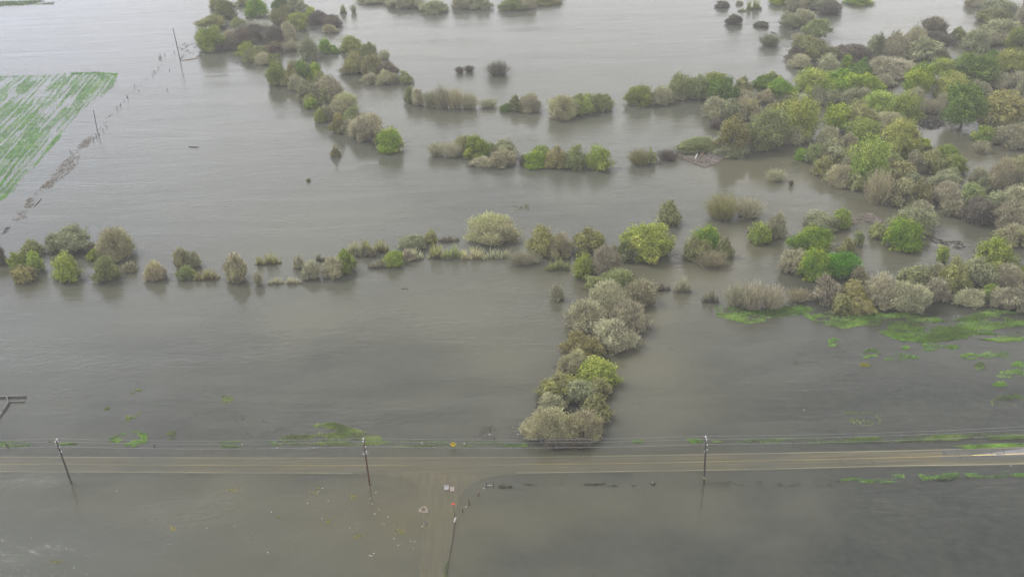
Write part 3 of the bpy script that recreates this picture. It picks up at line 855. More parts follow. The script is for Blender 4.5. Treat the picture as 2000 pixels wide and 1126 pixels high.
def sm_(a, b, x): t = np.clip((x - a) / (b - a), 0, 1); return t * t * (3 - 2 * t)
far = np.clip((YY - 520) / 200, 0, 1)[..., None]
VAL = VAL * (1 - far)
pat = np.clip((fbm(XX / 11 + 40, YY / 5 + 9, 4) - .5) * 2.2 + .5, 0, 1.2)
clear = np.clip(VAL[..., 0] * (.74 + .52 * pat) * (1 - sm_(.35, .65, VAL[..., 0])) + VAL[..., 0] * (.88 + .24 * pat) * sm_(.35, .65, VAL[..., 0]), 0, .92)
silt = np.clip(VAL[..., 1] * (.7 + .6 * fbm(XX / 26 + 5, YY / 11, 3)), 0, 1)

GROUND = rough_mat("flooded_field_soil", (.012, .022, .024), (.044, .05, .044), .35, .95, spec=.1)
zg = -.55 + .25 * (fbm(XX / 30, YY / 30, 3) - .5) 
tag(link("ground", grid_mesh("ground", zg, GROUND)), kind="structure")

wm, nt, o = new_mat("muddy_flood_water")
tcn = N(nt, "ShaderNodeTexCoord")
at = N(nt, "ShaderNodeAttribute"); at.attribute_name = "tint"
sp = N(nt, "ShaderNodeSeparateColor"); L(nt, at.outputs['Color'], sp.inputs[0])
mud = N(nt, "ShaderNodeMix", data_type='RGBA'); mud.inputs[6].default_value = (*MUD_GREY, 1); mud.inputs[7].default_value = (*MUD_BROWN, 1)
nb = N(nt, "ShaderNodeTexNoise"); nb.inputs['Scale'].default_value = .018; nb.inputs['Detail'].default_value = 4
mpb = N(nt, "ShaderNodeMapping"); mpb.inputs['Scale'].default_value = (.5, 1.6, 1); L(nt, tcn.outputs['Object'], mpb.inputs[0]); L(nt, mpb.outputs[0], nb.inputs['Vector'])
mrb = N(nt, "ShaderNodeMapRange"); mrb.inputs['From Min'].default_value = .3; mrb.inputs['From Max'].default_value = .7
mrb.inputs['To Min'].default_value = -.18; mrb.inputs['To Max'].default_value = .18; L(nt, nb.outputs['Fac'], mrb.inputs['Value'])
adm = N(nt, "ShaderNodeMath", operation='ADD', use_clamp=True); L(nt, sp.outputs[1], adm.inputs[0]); L(nt, mrb.outputs[0], adm.inputs[1])
L(nt, adm.outputs[0], mud.inputs[0])
dif = N(nt, "ShaderNodeBsdfDiffuse"); L(nt, mud.outputs[2], dif.inputs[0])
trn = N(nt, "ShaderNodeBsdfTransparent"); trn.inputs[0].default_value = (.93, .93, .86, 1)
body = N(nt, "ShaderNodeMixShader"); L(nt, sp.outputs[0], body.inputs[0]); L(nt, dif.outputs[0], body.inputs[1]); L(nt, trn.outputs[0], body.inputs[2])
# ripples: fine wind ripple in drifting patches, and long lazy undulation
mp1 = N(nt, "ShaderNodeMapping"); mp1.inputs['Scale'].default_value = (.55, 1.5, 1); mp1.inputs['Rotation'].default_value = (0, 0, .12)
L(nt, tcn.outputs['Object'], mp1.inputs[0])
r1 = N(nt, "ShaderNodeTexNoise"); r1.inputs['Scale'].default_value = .55; r1.inputs['Detail'].default_value = 4; r1.inputs['Roughness'].default_value = .6; L(nt, mp1.outputs[0], r1.inputs['Vector'])
mp2 = N(nt, "ShaderNodeMapping"); mp2.inputs['Scale'].default_value = (.012, .05, 1); mp2.inputs['Rotation'].default_value = (0, 0, .1); L(nt, tcn.outputs['Object'], mp2.inputs[0])
r2 = N(nt, "ShaderNodeTexNoise"); r2.inputs['Scale'].default_value = 1.; r2.inputs['Detail'].default_value = 6; r2.inputs['Roughness'].default_value = .62; r2.inputs['Distortion'].default_value = .6; L(nt, mp2.outputs[0], r2.inputs['Vector'])
# ripple trains seen at the near left: crests running away from the camera
mp3 = N(nt, "ShaderNodeMapping"); mp3.inputs['Scale'].default_value = (1.0, .16, 1); mp3.inputs['Rotation'].default_value = (0, 0, -.16); L(nt, tcn.outputs['Object'], mp3.inputs[0])
r3 = N(nt, "ShaderNodeTexNoise"); r3.inputs['Scale'].default_value = .9; r3.inputs['Detail'].default_value = 2; r3.inputs['Distortion'].default_value = .5; L(nt, mp3.outputs[0], r3.inputs['Vector'])
wpm = N(nt, "ShaderNodeMath", operation='MULTIPLY'); L(nt, r3.outputs['Fac'], wpm.inputs[0]); L(nt, sp.outputs[2], wpm.inputs[1])
m2 = N(nt, "ShaderNodeMapRange"); m2.inputs['From Min'].default_value = .38; m2.inputs['From Max'].default_value = .66; m2.inputs['To Min'].default_value = .05; m2.inputs['To Max'].default_value = 1.; L(nt, r2.outputs['Fac'], m2.inputs['Value'])
rr = N(nt, "ShaderNodeMath", operation='MULTIPLY'); L(nt, r1.outputs['Fac'], rr.inputs[0]); L(nt, m2.outputs[0], rr.inputs[1])
hsum = N(nt, "ShaderNodeMath", operation='MULTIPLY_ADD'); hsum.inputs[1].default_value = .3; L(nt, wpm.outputs[0], hsum.inputs[0]); L(nt, rr.outputs[0], hsum.inputs[2])
bm = N(nt, "ShaderNodeBump"); bm.inputs['Strength'].default_value = 1.; bm.inputs['Distance'].default_value = RIPPLE; L(nt, hsum.outputs[0], bm.inputs['Height'])
gl = N(nt, "ShaderNodeBsdfGlossy"); gl.inputs['Roughness'].default_value = .13; gl.inputs['Color'].default_value = (1, 1, 1, 1)
mrr = N(nt, "ShaderNodeMapRange"); mrr.inputs['To Min'].default_value = .06; mrr.inputs['To Max'].default_value = .19; L(nt, m2.outputs[0], mrr.inputs['Value']); L(nt, mrr.outputs[0], gl.inputs['Roughness'])
fr = N(nt, "ShaderNodeFresnel"); fr.inputs['IOR'].default_value = 1.34
for n_ in (gl, fr): L(nt, bm.outputs[0], n_.inputs['Normal'])
ws = N(nt, "ShaderNodeMixShader"); L(nt, fr.outputs[0], ws.inputs[0]); L(nt, body.outputs[0], ws.inputs[1]); L(nt, gl.outputs[0], ws.inputs[2]); L(nt, ws.outputs[0], o.inputs[0])
wme = grid_mesh("water", np.zeros(XX.shape), wm)
# where wind ripples run in trains (left foreground and near the left row of shrubs)
trainw = np.zeros(XX.shape)
for px, py, sg, am in ((40, 700, 22, .8), (60, 960, 16, .3), (80, 420, 22, .5), (1190, 790, 4, .7), (200, 820, 14, .4), (330, 560, 16, .3)):
    c_ = gp(px, py); trainw = np.maximum(trainw, am * np.exp(-((XX - c_[0]) ** 2 + (YY - c_[1]) ** 2) / sg ** 2))
a_ = wme.color_attributes.new("tint", 'FLOAT_COLOR', 'POINT')
a_.data.foreach_set("color", np.stack([clear, silt, trainw, np.ones(XX.shape)], -1).astype(np.float32).ravel())
tag(link("water", wme), kind="structure")

# ---------------------------------------------------------------- road
def interp(tab, x):
    t = np.array(tab, float); return np.interp(x, t[:, 0], t[:, 1])
NORTH = [(-300, 889), (0, 891), (540, 893), (1000, 892), (1200, 889), (1400, 885.6), (1600, 882), (1800, 878), (1990, 873), (2300, 866)]
MID = [(-300, 903), (0, 905), (500, 907.5), (700, 907.8), (960, 906.5), (1200, 903.8), (1400, 900), (1600, 896), (1800, 890.6), (1905, 888.3), (2300, 877)]
SOUTH = [(-300, 917), (0, 919), (500, 921.7), (740, 922.3), (1000, 922.6), (1200, 919), (1400, 916.6), (1600, 912), (1800, 906.5), (1990, 903), (2300, 895)]
US = np.arange(-300, 2301, 12.5)
def sm(a, b, x): t = np.clip((x - a) / (b - a), 0, 1); return t * t * (3 - 2 * t)
def road_z(u, t):
    g = sm(1700, 1950, u)
    cr_ = np.where(t < .5, .084 * (.5 - t) * 2, .37 * np.maximum(t - .52, 0) * 2)
    return np.maximum(-.085, .0007 * (u - 1905)) - g * cr_ - (1 - g) * .03 * np.abs(t - .5) * 2
def smooth(y, k=9):
    p = np.pad(y, k, mode='edge'); return np.convolve(p, np.ones(2 * k + 1) / (2 * k + 1), 'valid')
PN, PM, PS = [np.array([gp(u, v)[:2] for u, v in zip(US, smooth(np.array([interp(T, u) for u in US])))]) for T in (NORTH, MID, SOUTH)]
def road_pt(u, t, dz=0.0):
    n = np.array([np.interp(u, US, PN[:, k]) for k in (0, 1)]); m_ = np.array([np.interp(u, US, PM[:, k]) for k in (0, 1)]); s_ = np.array([np.interp(u, US, PS[:, k]) for k in (0, 1)])
    p = n + (m_ - n) * (t / .5) if t <= .5 else m_ + (s_ - m_) * ((t - .5) / .5)
    return (p[0], p[1], float(road_z(np.array(u), np.array(t))) + dz)
def strip(name, u0, u1, ts, mat, dz=0.0, step=12.5, kind="structure", wob=0):
    us = np.arange(u0, u1 + .1, step); V = [road_pt(u, t, dz) for u in us for t in ts]; k = len(ts)
    F = [(i * k + j, i * k + j + 1, (i + 1) * k + j + 1, (i + 1) * k + j) for i in range(len(us) - 1) for j in range(k - 1)]
    me = bpy.data.meshes.new(name); me.from_pydata(V, [], F); me.materials.append(mat); me.update()
    return tag(link(name, me), kind=kind)
ROAD = rough_mat("silty_asphalt", (.125, .115, .075), (.29, .255, .165), .9, .85, bump=.15, stretch=(.05, 1, 1))
DRY = rough_mat("worn_asphalt", (.13, .13, .128), (.195, .193, .188), 1.3, .8, bump=.2, stretch=(.2, 1, 1))
WHITE = rough_mat("worn_white_paint", (.62, .58, .42), (.85, .82, .68), 2.5, .6)
YEL = rough_mat("worn_yellow_paint", (.75, .52, .16), (.88, .70, .30), 2.0, .6)
strip("road", -300, 2300, [-.06, .1, .25, .4, .5, .6, .75, .9, 1.06], ROAD)
# the stretch that stays above the flood is bleached and silt free
strip("dry_pavement", 1840, 2300, [-.055, .1, .25, .4, .5, .6, .75], DRY, .003)
strip("edge_line", -300, 2300, [-.010, .019], WHITE, .005)
strip("edge_line", -300, 690, [.982, 1.011], WHITE, .005); strip("edge_line", 1010, 2300, [.982, 1.011], WHITE, .005)
for a, b in ((-300, 800), (950, 2300)):
    strip("centre_line", a, b, [.480, .496], YEL, .005); strip("centre_line", a, b, [.504, .520], YEL, .005)
crk = MB()
for u, t0, t1, du in ((1842, .05, .55, 6), (1868, .0, .7, 9), (1935, .3, .62, 5), (1958, .02, .6, 6), (1946, .5, .56, 60), (1700, .55, .95, 10), (1640, .5, .9, 8)):
    pts = [np.array(road_pt(u + du * (t - t0) / max(.01, t1 - t0) + random.uniform(-.8, .8), t, .006)) for t in np.linspace(t0, t1, 6)]
    for p, q in zip(pts[:-1], pts[1:]):
        d = unit((q - p)[None])[0]; n_ = np.array([-d[1], d[0], 0]) * .09
        crk.quadset([p - n_, p + n_, q + n_, q - n_], [(0, 1, 2, 3)])
TAR = rough_mat("crack_sealer", (.03, .03, .03), (.05, .05, .048), 4, .6)
tag(crk.build("road_crack", TAR), kind="structure")
# side road leaving towards the camera
SIDE = [(690, 921.5), (740, 924), (785, 930), (812, 942), (824, 965), (826, 1000), (825, 1060), (817, 1126), (790, 1250), (862, 1250), (872, 1126), (884, 1060), (889, 1000), (897, 968), (914, 948), (940, 934), (975, 926.5), (1020, 923.5)]
import bmesh
def poly_sheet(name, px, z, mat, kind="structure"):
    bmm = bmesh.new(); f = bmm.faces.new([bmm.verts.new(gp(a, b, 0)[:2].tolist() + [z]) for a, b in px])
    bmesh.ops.triangulate(bmm, faces=[f]); bmesh.ops.recalc_face_normals(bmm, faces=bmm.faces)
    me = bpy.data.meshes.new(name); bmm.to_mesh(me); bmm.free(); me.materials.append(mat)
    return tag(link(name, me), kind=kind)
SROAD = rough_mat("silty_side_road", (.15, .125, .075), (.36, .29, .18), .8, .85, bump=.15, stretch=(1, .12, 1))
jag = []
for (xa, ya), (xb, yb) in zip(SIDE, SIDE[1:] + SIDE[:1]):
    nseg = max(1, int(math.hypot(xb - xa, yb - ya) / 7)) if (960 < ya < 1130 and xa < 840 and yb < 1200) else 1
    for q in range(nseg):
        t = q / nseg; rough_ = 2.4 if nseg > 1 and q > 0 else 0
        jag.append((xa + (xb - xa) * t + R.normal(0, rough_), ya + (yb - ya) * t))
poly_sheet("side_road", jag, -.135, SROAD)
crv = MB()
cp = [(738, 922.4), (760, 924.2), (780, 927), (797, 931), (806, 934)]
for (a, b), (c_, d_) in zip(cp[:-1], cp[1:]):
    P, Q = gp(a, b), gp(c_, d_); P[2] = Q[2] = -.11; t_ = unit((Q - P)[None])[0]; n_ = np.array([-t_[1], t_[0], 0]) * .12
    crv.quadset([P - n_, P + n_, Q + n_, Q - n_], [(0, 1, 2, 3)])


# ---------------------------------------------------------------- grass and weeds that no one could count
def inside(poly, x, y):
    c = np.zeros(len(x), bool); p = np.array(poly, float)
    for i in range(len(p)):
        (xa, ya), (xb, yb) = p[i - 1], p[i]
        k = ((ya > y) != (yb > y)); c ^= k & (x < (xb - xa) * (y - ya) / (yb - ya + 1e-9) + xa)
    return c
GRASSM = {'g': leaf_mat("grass_green", (.095, .155, .045), (.15, .30, .055), (.23, .38, .09), .2),
          'o': leaf_mat("grass_olive", (.09, .12, .05), (.15, .215, .06), (.21, .27, .09), .2),
          'c': leaf_mat("crop_green", (.095, .225, .055), (.14, .31, .075), (.20, .36, .11), .3),
          'y': leaf_mat("weed_yellow", (.2, .2, .04), (.30, .26, .05), (.35, .25, .06), .2),
          'd': leaf_mat("weed_dark", (.03, .035, .025), (.06, .065, .04), (.1, .1, .06), .1),
          'b': leaf_mat("silt_weed", (.07, .06, .045), (.11, .10, .07), (.15, .13, .1), .1)}
def grass(name, polys, n, mat, size, label, accept=None, up=.06, cat='grass', kind='stuff', flow=None):
    P = []
    per = n // len(polys)
    for poly in polys:
        a = np.array(poly, float); lo, hi = a.min(0), a.max(0); got = 0; tries = 0
        while got < per and tries < 60:
            x = R.uniform(lo[0], hi[0], per); y = R.uniform(lo[1], hi[1], per); tries += 1
            ok = inside(poly, x, y); x = x[ok]; y = y[ok]
            W = np.array([gp(p, q) for p, q in zip(x, y)]) if len(x) else np.zeros((0, 3))
            if accept is not None and len(W):
                W = W[R.random(len(W)) < accept(W[:, 0], W[:, 1])]
            P.append(W[:per - got]); got += len(P[-1])
    P = np.concatenate(P); k = len(P)
    P[:, 2] = R.uniform(.01, up, k)
    an = R.uniform(0, 2 * math.pi, k) if flow is None else flow + R.normal(0, .4, k)
    ln = size * R.uniform(.6, 1.5, k); wd = size * R.uniform(.16, .38, k); rise = R.uniform(0, .75, k) * ln
    u = np.stack([np.cos(an) * ln, np.sin(an) * ln, rise], 1) * .5; v = np.stack([-np.sin(an) * wd, np.cos(an) * wd, R.normal(0, .3, k) * wd], 1) * .5
    V = np.stack([P - u - v, P + u - v * .5, P + u + v * .5, P - u + v], 1)
    tone = np.clip(fbm(P[:, 0] / 5, P[:, 1] / 3, 3) * 1.6 - .3 + R.normal(0, .12, k), 0, 1)
    T = np.stack([tone, np.clip(R.normal(.45, .25, k), 0, 1), 0 * tone, 0 * tone + 1], 1)
    me = mesh_np(name, V.reshape(-1, 3), np.arange(4 * k).reshape(-1, 4), GRASSM[mat], np.repeat(T, 4, 0))
    return tag(link(name, me), label, cat, None, kind)

a0, b0 = gp(0, 392), gp(195, 150); fd = unit((b0 - a0)[None])[0]
def crop_ok(x, y):
    u = (x - a0[0]) * fd[0] + (y - a0[1]) * fd[1]; v = -(x - a0[0]) * fd[1] + (y - a0[1]) * fd[0]
    s = .52 * fbm(u / 22 + 3, v / 1.0, 3) + .48 * fbm(u / 20 + 50, v / 9, 3)
    row = .5 + .5 * np.cos(v * 2 * math.pi / 3.1 + .6 * np.sin(u / 14))
    near = np.clip(1.15 - u / 150, .2, 1)
    return np.clip((s + .10 * row - .485 + .10 * near) * 4, 0, 1)
CROP = [(-60, 150), (85, 147), (140, 142), (196, 141), (230, 144), (222, 168), (195, 187), (160, 215), (125, 262), (90, 300), (60, 335), (25, 375), (-10, 402), (-60, 440)]
grass("crop_rows", [CROP], 60000, 'c', .60, "green crop rows of the half drowned field at the left edge", crop_ok, cat='crop', flow=math.atan2(fd[1], fd[0]))
grass("crop_rows", [[(-30, 149), (85, 147), (86, 150), (-30, 155)], [(139, 142), (162, 141), (160, 146), (139, 146)], [(166, 142), (196, 140), (196, 145), (166, 145)], [(214, 143), (230, 143), (229, 149), (222, 148)], [(222, 152), (229, 154), (222, 168), (196, 192), (195, 186), (215, 168)]],
      1800, 'c', .6, "broken green strip along the far side of the drowned crop field", cat='crop')
def ragged(sx, sy, th, k=9): return lambda x, y: np.clip((fbm(x / sx + 7, y / sy + 3, 4) - th) * k, 0, 1)
RG = [[(1395, 596), (1440, 600), (1500, 606), (1535, 598), (1548, 590), (1600, 606), (1640, 616), (1700, 612), (1760, 610), (1810, 612), (1850, 628), (1935, 604), (2010, 612), (2010, 634), (1960, 640), (1910, 650), (1860, 664), (1790, 668), (1740, 660), (1690, 634), (1650, 642), (1600, 632), (1565, 614), (1530, 618), (1500, 628), (1460, 632), (1400, 618)],
      [(1735, 650), (1800, 640), (1880, 642), (1975, 648), (2010, 640), (2010, 664), (1960, 668), (1890, 660), (1820, 668), (1760, 666)]]
grass("floating_grass", RG, 46000, 'g', .5, "bright green grass floating along the foot of the lower right thicket", lambda x, y: np.clip((fbm(x / 7 + 7, y / 2.2 + 3, 4) - .33) * 5, 0, 1) * np.clip((fbm(x / 2.2 + 1, y / .9 + 5, 3) - .30) * 5, .12, 1), cat='grass')
grass("floating_grass", [[(1640, 612), (1700, 614), (1720, 624), (1690, 634), (1650, 640), (1610, 632)], [(1770, 615), (1830, 615), (1830, 655), (1770, 655)]], 5000, 'o', .5, "paler olive grass mixed into the floating green band", ragged(5, 3, .46, 8), cat='grass')
SMALLG = [((1683, 678, 1720, 702), 'g'), ((1725, 690, 1790, 704), 'g'), ((1795, 668, 1842, 686), 'g'), ((1845, 674, 1872, 684), 'g'), ((1876, 690, 1916, 702), 'g'), ((1918, 684, 1978, 704), 'g'), ((1940, 742, 1966, 756), 'g'), ((1945, 720, 2004, 738), 'g'), ((1615, 660, 1640, 676), 'g'), ((1760, 676, 1776, 682), 'g'), ((1975, 705, 2004, 724), 'g'), ((1905, 706, 1925, 728), 'o'), ((1680, 708, 1700, 716), 'y'), ((1935, 765, 2004, 795), 'o')]
for i, ((a, b, c_, d_), mt_) in enumerate(SMALLG):
    pts = [(a + (c_ - a) * (.5 + .5 * math.cos(t) * (1 + .25 * math.sin(3 * t + i))), b + (d_ - b) * (.5 + .5 * math.sin(t) * (1 + .2 * math.cos(2 * t + i)))) for t in np.linspace(0, 6.28, 14)[:-1]]
    SMALLG[i] = (pts, mt_)
for mt_, lab in (('g', "scattered green tufts in the dark water right of the hedge"), ('o', "drowned olive grass near the right edge"), ('y', "small yellow weed tuft below the green tufts")):
    ps = [p for p, q in SMALLG if q == mt_]
    grass("grass_tufts", ps, 430 * len(ps), mt_, .45, lab, ragged(2.6, .9, .36, 4), cat='grass')
grass("roadside_grass", [[(540, 868), (545, 856), (590, 842), (620, 826), (650, 824), (690, 836), (720, 846), (745, 852), (745, 869)]], 7000, 'o', .42, "green grassy hump on the roadside left of the middle pole", ragged(5, 1.6, .36, 5), cat='grass')
grass("roadside_grass", [[(203, 868), (215, 856), (240, 845), (270, 842), (288, 848), (286, 862), (262, 872), (240, 870), (245, 862), (275, 858), (270, 850), (245, 854), (222, 870)]], 2600, 'g', .4, "green grass ring on the roadside right of the left pole", ragged(2.4, 1.4, .44, 5), cat='grass')
grass("roadside_grass", [[(1600, 857), (1700, 853), (1800, 850), (1900, 847), (2010, 843), (2010, 856), (1900, 859), (1800, 861), (1690, 863), (1600, 864)]], 11000, 'o', .4, "olive grass verge between the wires along the right end of the road", ragged(7, 1.0, .36, 5), cat='grass')
grass("roadside_grass", [[(1340, 857), (1366, 856), (1374, 864), (1352, 866)]], 900, 'g', .4, "bright green grass wedge just left of the right pole", cat='grass')
grass("roadside_grass", [[(1390, 857), (1600, 855), (1600, 865), (1390, 865)], [(95, 861), (150, 861), (150, 871), (95, 871)], [(0, 862), (60, 862), (60, 872), (0, 872)], [(430, 862), (540, 860), (540, 873), (430, 873)], [(745, 860), (905, 862), (905, 873), (745, 873)], [(905, 862), (1030, 864), (1030, 872), (905, 872)], [(1235, 858), (1256, 858), (1256, 868), (1235, 868)]],
      6600, 'o', .36, "thin drowned grass along the roadside between poles", ragged(6, .9, .46, 5), cat='grass')
grass("roadside_grass", [[(1640, 936), (1668, 928), (1765, 926), (1768, 936), (1740, 942), (1650, 942)], [(1792, 926), (1872, 922), (1876, 934), (1800, 938)], [(1880, 924), (2010, 917), (2010, 930), (1960, 932), (1900, 934)]], 1700, 'g', .36, "green grass on the near shoulder at the right end of the road", ragged(4, 1.0, .44, 5), cat='grass')
grass("roadside_grass", [[(1830, 872), (1900, 868), (2010, 864), (2010, 871), (1900, 875), (1830, 878)]], 2400, 'g', .35, "narrow green fringe beside the dry pavement", ragged(6, 1.5, .40, 6), cat='grass')
grass("field_weeds", [[(430, 772), (455, 768), (456, 780), (438, 792)], [(255, 760), (278, 760), (276, 768), (256, 768)], [(192, 794), (214, 794), (213, 800), (192, 799)], [(246, 812), (275, 804), (270, 812), (248, 824)], [(325, 845), (345, 838), (342, 858), (326, 860)], [(1636, 806), (1660, 802), (1722, 806), (1720, 828), (1690, 832), (1640, 826)], [(1000, 400), (1032, 398), (1034, 412), (1002, 410)]],
      2600, 'o', .38, "green weed patches showing through the flooded field", ragged(2.4, 1.4, .46, 8), cat='weeds')
grass("field_weeds", [[(434, 955), (470, 953), (470, 960), (436, 961)], [(600, 955), (625, 952), (622, 964), (602, 965)], [(686, 966), (698, 966), (698, 976), (686, 974)], [(768, 1020), (792, 1022), (794, 1052), (774, 1050)], [(536, 1008), (546, 1006), (546, 1013), (537, 1014)], [(636, 1014), (644, 1014), (644, 1021), (636, 1021)], [(332, 1026), (344, 1026), (344, 1036), (333, 1036)], [(94, 1092), (122, 1092), (122, 1100), (94, 1100)], [(690, 1044), (722, 1044), (722, 1052), (690, 1052)]],
      620, 'y', .30, "yellow flowering weeds poking up in the near flooded field", ragged(1.2, .9, .45, 8), cat='weeds')
grass("shoulder_weeds", [[(974, 946), (1100, 944), (1100, 952), (974, 953)], [(1140, 944), (1280, 942), (1280, 949), (1140, 950)], [(1390, 940), (1600, 936), (1640, 938), (1640, 946), (1560, 950), (1390, 948)], [(1780, 934), (1960, 930), (1960, 936), (1780, 940)]], 700, 'd', .42, "dark drowned weeds along the near shoulder of the road", ragged(2.2, 1.2, .52, 9), up=.2, cat='weeds')
grass("drowned_weeds", [[(360, 790), (470, 800), (560, 836), (540, 858), (420, 852), (350, 850)], [(900, 830), (1000, 826), (1020, 856), (910, 862)], [(1540, 690), (1650, 680), (1660, 720), (1560, 726)]], 1100, 'b', .32, "brownish weed litter in the shallows of the flooded field", ragged(4, 2, .5, 5), cat='weeds')
grass("drift_scum", [[(20, 535), (330, 535), (500, 548), (690, 535), (690, 552), (480, 562), (300, 556), (20, 560)], [(680, 500), (1000, 500), (1120, 520), (1120, 535), (980, 522), (680, 515)], [(1215, 505), (1310, 512), (1430, 515), (1430, 530), (1300, 522), (1215, 518)], [(1540, 330), (1690, 372), (1800, 410), (1800, 418), (1690, 384), (1540, 340)], [(1095, 700), (1060, 790), (1030, 850), (1022, 850), (1050, 780), (1085, 700)], [(1200, 690), (1260, 640), (1272, 640), (1210, 705)], [(800, 212), (1195, 224), (1195, 236), (800, 224)], [(840, 308), (1195, 330), (1195, 340), (840, 316)], [(560, 170), (700, 275), (740, 285), (700, 288), (550, 180)]],
      4200, 'b', .38, "brown leaf scum and twigs drifting along the feet of the drowned shrubs", ragged(6, 2, .55, 5), up=.05, cat='scum')
grass("far_bank", [[(-20, 4), (40, 2), (70, 1), (108, 3), (104, 8), (60, 9), (20, 12), (-20, 12)]], 2200, 'o', 1.1, "green bank in the top left corner", ragged(8, 4, .3, 8), up=.5, cat='bank')
grass("fence_weeds", [[(868, 1104), (876, 1090), (874, 1130), (868, 1130)]], 160, 'o', .35, "strip of green weeds on the sunken fence at the bottom edge", cat='weeds')

# ---------------------------------------------------------------- utility poles and wires
WOOD = rough_mat("weathered_pole_wood", (.035, .028, .024), (.085, .068, .055), 6, .9, stretch=(1, 1, .15))
WOODR = rough_mat("reddish_pole_wood", (.07, .035, .026), (.12, .065, .045), 6, .9, stretch=(1, 1, .15))
STEEL = rough_mat("galvanised_steel", (.35, .36, .37), (.55, .56, .57), 5, .5, metal=.3)
CERAM = rough_mat("pale_insulator", (.65, .66, .67), (.85, .85, .86), 8, .35, spec=.6)
WIREM = rough_mat("bright_conductor", (.22, .225, .235), (.30, .305, .315), 4, .5)
PAINTY = rough_mat("yellow_band_paint", (.6, .5, .1), (.75, .65, .2), 4, .6)
def tops(bpx, tpx, h):
    b = gp(*bpx); d = ray(*tpx); t = (h - H) / d[2]; T = CAM + d * t
    return b, T
ATT = []
def power_pole(bpx, tpx, h, label, wood, low=False, band=False):
    b, T = tops(bpx, tpx, h)
    T[1] = .6 * T[1] + .4 * b[1] + 0.0
    T = np.array([T[0], T[1], h])
    o = thing("utility_pole", label, "utility pole", tuple(b), "utility poles along the flooded road")
    d = T - b; P = lambda f: d * f
    MB().tube([P(-.06), P(.5), P(1)], [.23, .2, .16], 10).build("pole", wood, o)
    ax = unit(np.cross([0, 0, 1.], [1., .03, 0])[None])[0]
    MB().box(P(.975), (.16, 1.4, .18)).build("crossarm", WOOD, o)
    for sgn in (-.55, .05, .55):
        MB().lathe(P(.975) + [0, sgn, .09], [(.0, .0), (.10, .0), (.13, .1), (.09, .16), (.13, .22), (.08, .34), (0, .36)], 10).build("insulator", CERAM, o)
    MB().tube([P(.975) + [0, -.8, -.05], P(.90) + [0, -.05, 0]], .04, 6).tube([P(.975) + [0, .8, -.05], P(.90) + [0, .05, 0]], .04, 6).build("brace", CERAM, o)
    MB().lathe(P(.845) + [.28, -.05, -.18], [(.0, 0), (.12, 0), (.15, .2), (.1, .36), (0, .38)], 10).build("insulator", CERAM, o)
    MB().tube([P(.72) + [-.25, -.1, 0], P(.66) + [-.3, -.15, 0]], .07, 6).tube([P(.74) + [.0, -.22, 0], P(.68) + [-.3, -.15, 0]], .035, 6).build("bracket", STEEL, o)
    MB().lathe(P(.74) + [.34, -.12, -.12], [(0, 0), (.12, .02), (.14, .2), (.06, .28), (0, .29)], 8).build("terminal_box", CERAM, o)
    if low: MB().box(P(.70) + [0, -.2, 0], (1.5, .08, .10)).build("spacer_arm", STEEL, o)
    if band: MB().lathe(P(.10), [(.245, 0), (.25, .02), (.25, .22), (.245, .24)], 12).build("marker_band", PAINTY, o)
    ATT.append((b + P(.975) + [0, -.55, .36], b + P(.975) + [0, .55, .36], b + P(.845) + [.28, -.05, .18]))
    return b, T
p1 = power_pole((138.5, 940.5), (109, 860), 12.8, "dark utility pole leaning left over the road, leftmost of the three", WOOD)
p2 = power_pole((722, 944), (709.5, 858), 13.0, "utility pole with reddish foot beside the side road junction, in the middle", WOODR, low=True)
p3 = power_pole((1375, 941), (1379, 854), 13.0, "straight dark utility pole with a yellow band near its foot, at right", WOOD, band=True)
A1, A2, A3 = [np.array(a) for a in ATT]
A0 = A1 - (A2 - A1) * 1.02; A4 = A3 + (A3 - A2) * 1.05 + np.array([0, 3.5, 0.]); A_1 = A0 - (A2 - A1); A5 = A4 + (A4 - A3)
def wire(k, label, rad):
    pts = []
    seq = [A_1[k], A0[k], A1[k], A2[k], A3[k], A4[k], A5[k]]
    for p, q in zip(seq[:-1], seq[1:]):
        for t in np.linspace(0, 1, 15)[:-1]:
            pts.append(p * (1 - t) + q * t - np.array([0, 0, 4 * .75 * t * (1 - t)]))
    pts.append(seq[-1]); mb = MB().tube(pts, rad, 6)
    tag(mb.build("power_wire", WIREM), label, "wire", "wires strung along the road")
wire(1, "upper wire on the far tip of the pole crossarms", .026)
wire(0, "upper wire on the near tip of the pole crossarms", .026)
wire(2, "lower wire strung below the crossarms", .032)
def plain_pole(bpx, tpx, h, label, rad=.17):
    b, T = tops(bpx, tpx, h); T[1] = .5 * T[1] + .5 * b[1]; T[2] = h
    o = thing("bare_pole", label, "pole", tuple(b), "bare poles in the left flood")
    d = T - b
    MB().tube([d * -.05, d * .5, d], [rad * 1.15, rad, rad * .8], 8).build("pole", WOOD, o)
    MB().lathe(d, [(rad * .8, 0), (rad * .7, .12), (0, .16)], 8).build("pole_cap", STEEL, o)
plain_pole((352, 118), (341, 52), 17.5, "tall bare pole beside a floating log near the upper left strip", .24)
plain_pole((190.5, 257), (181, 217), 10.5, "shorter bare pole beside the drowned crop field", .19)

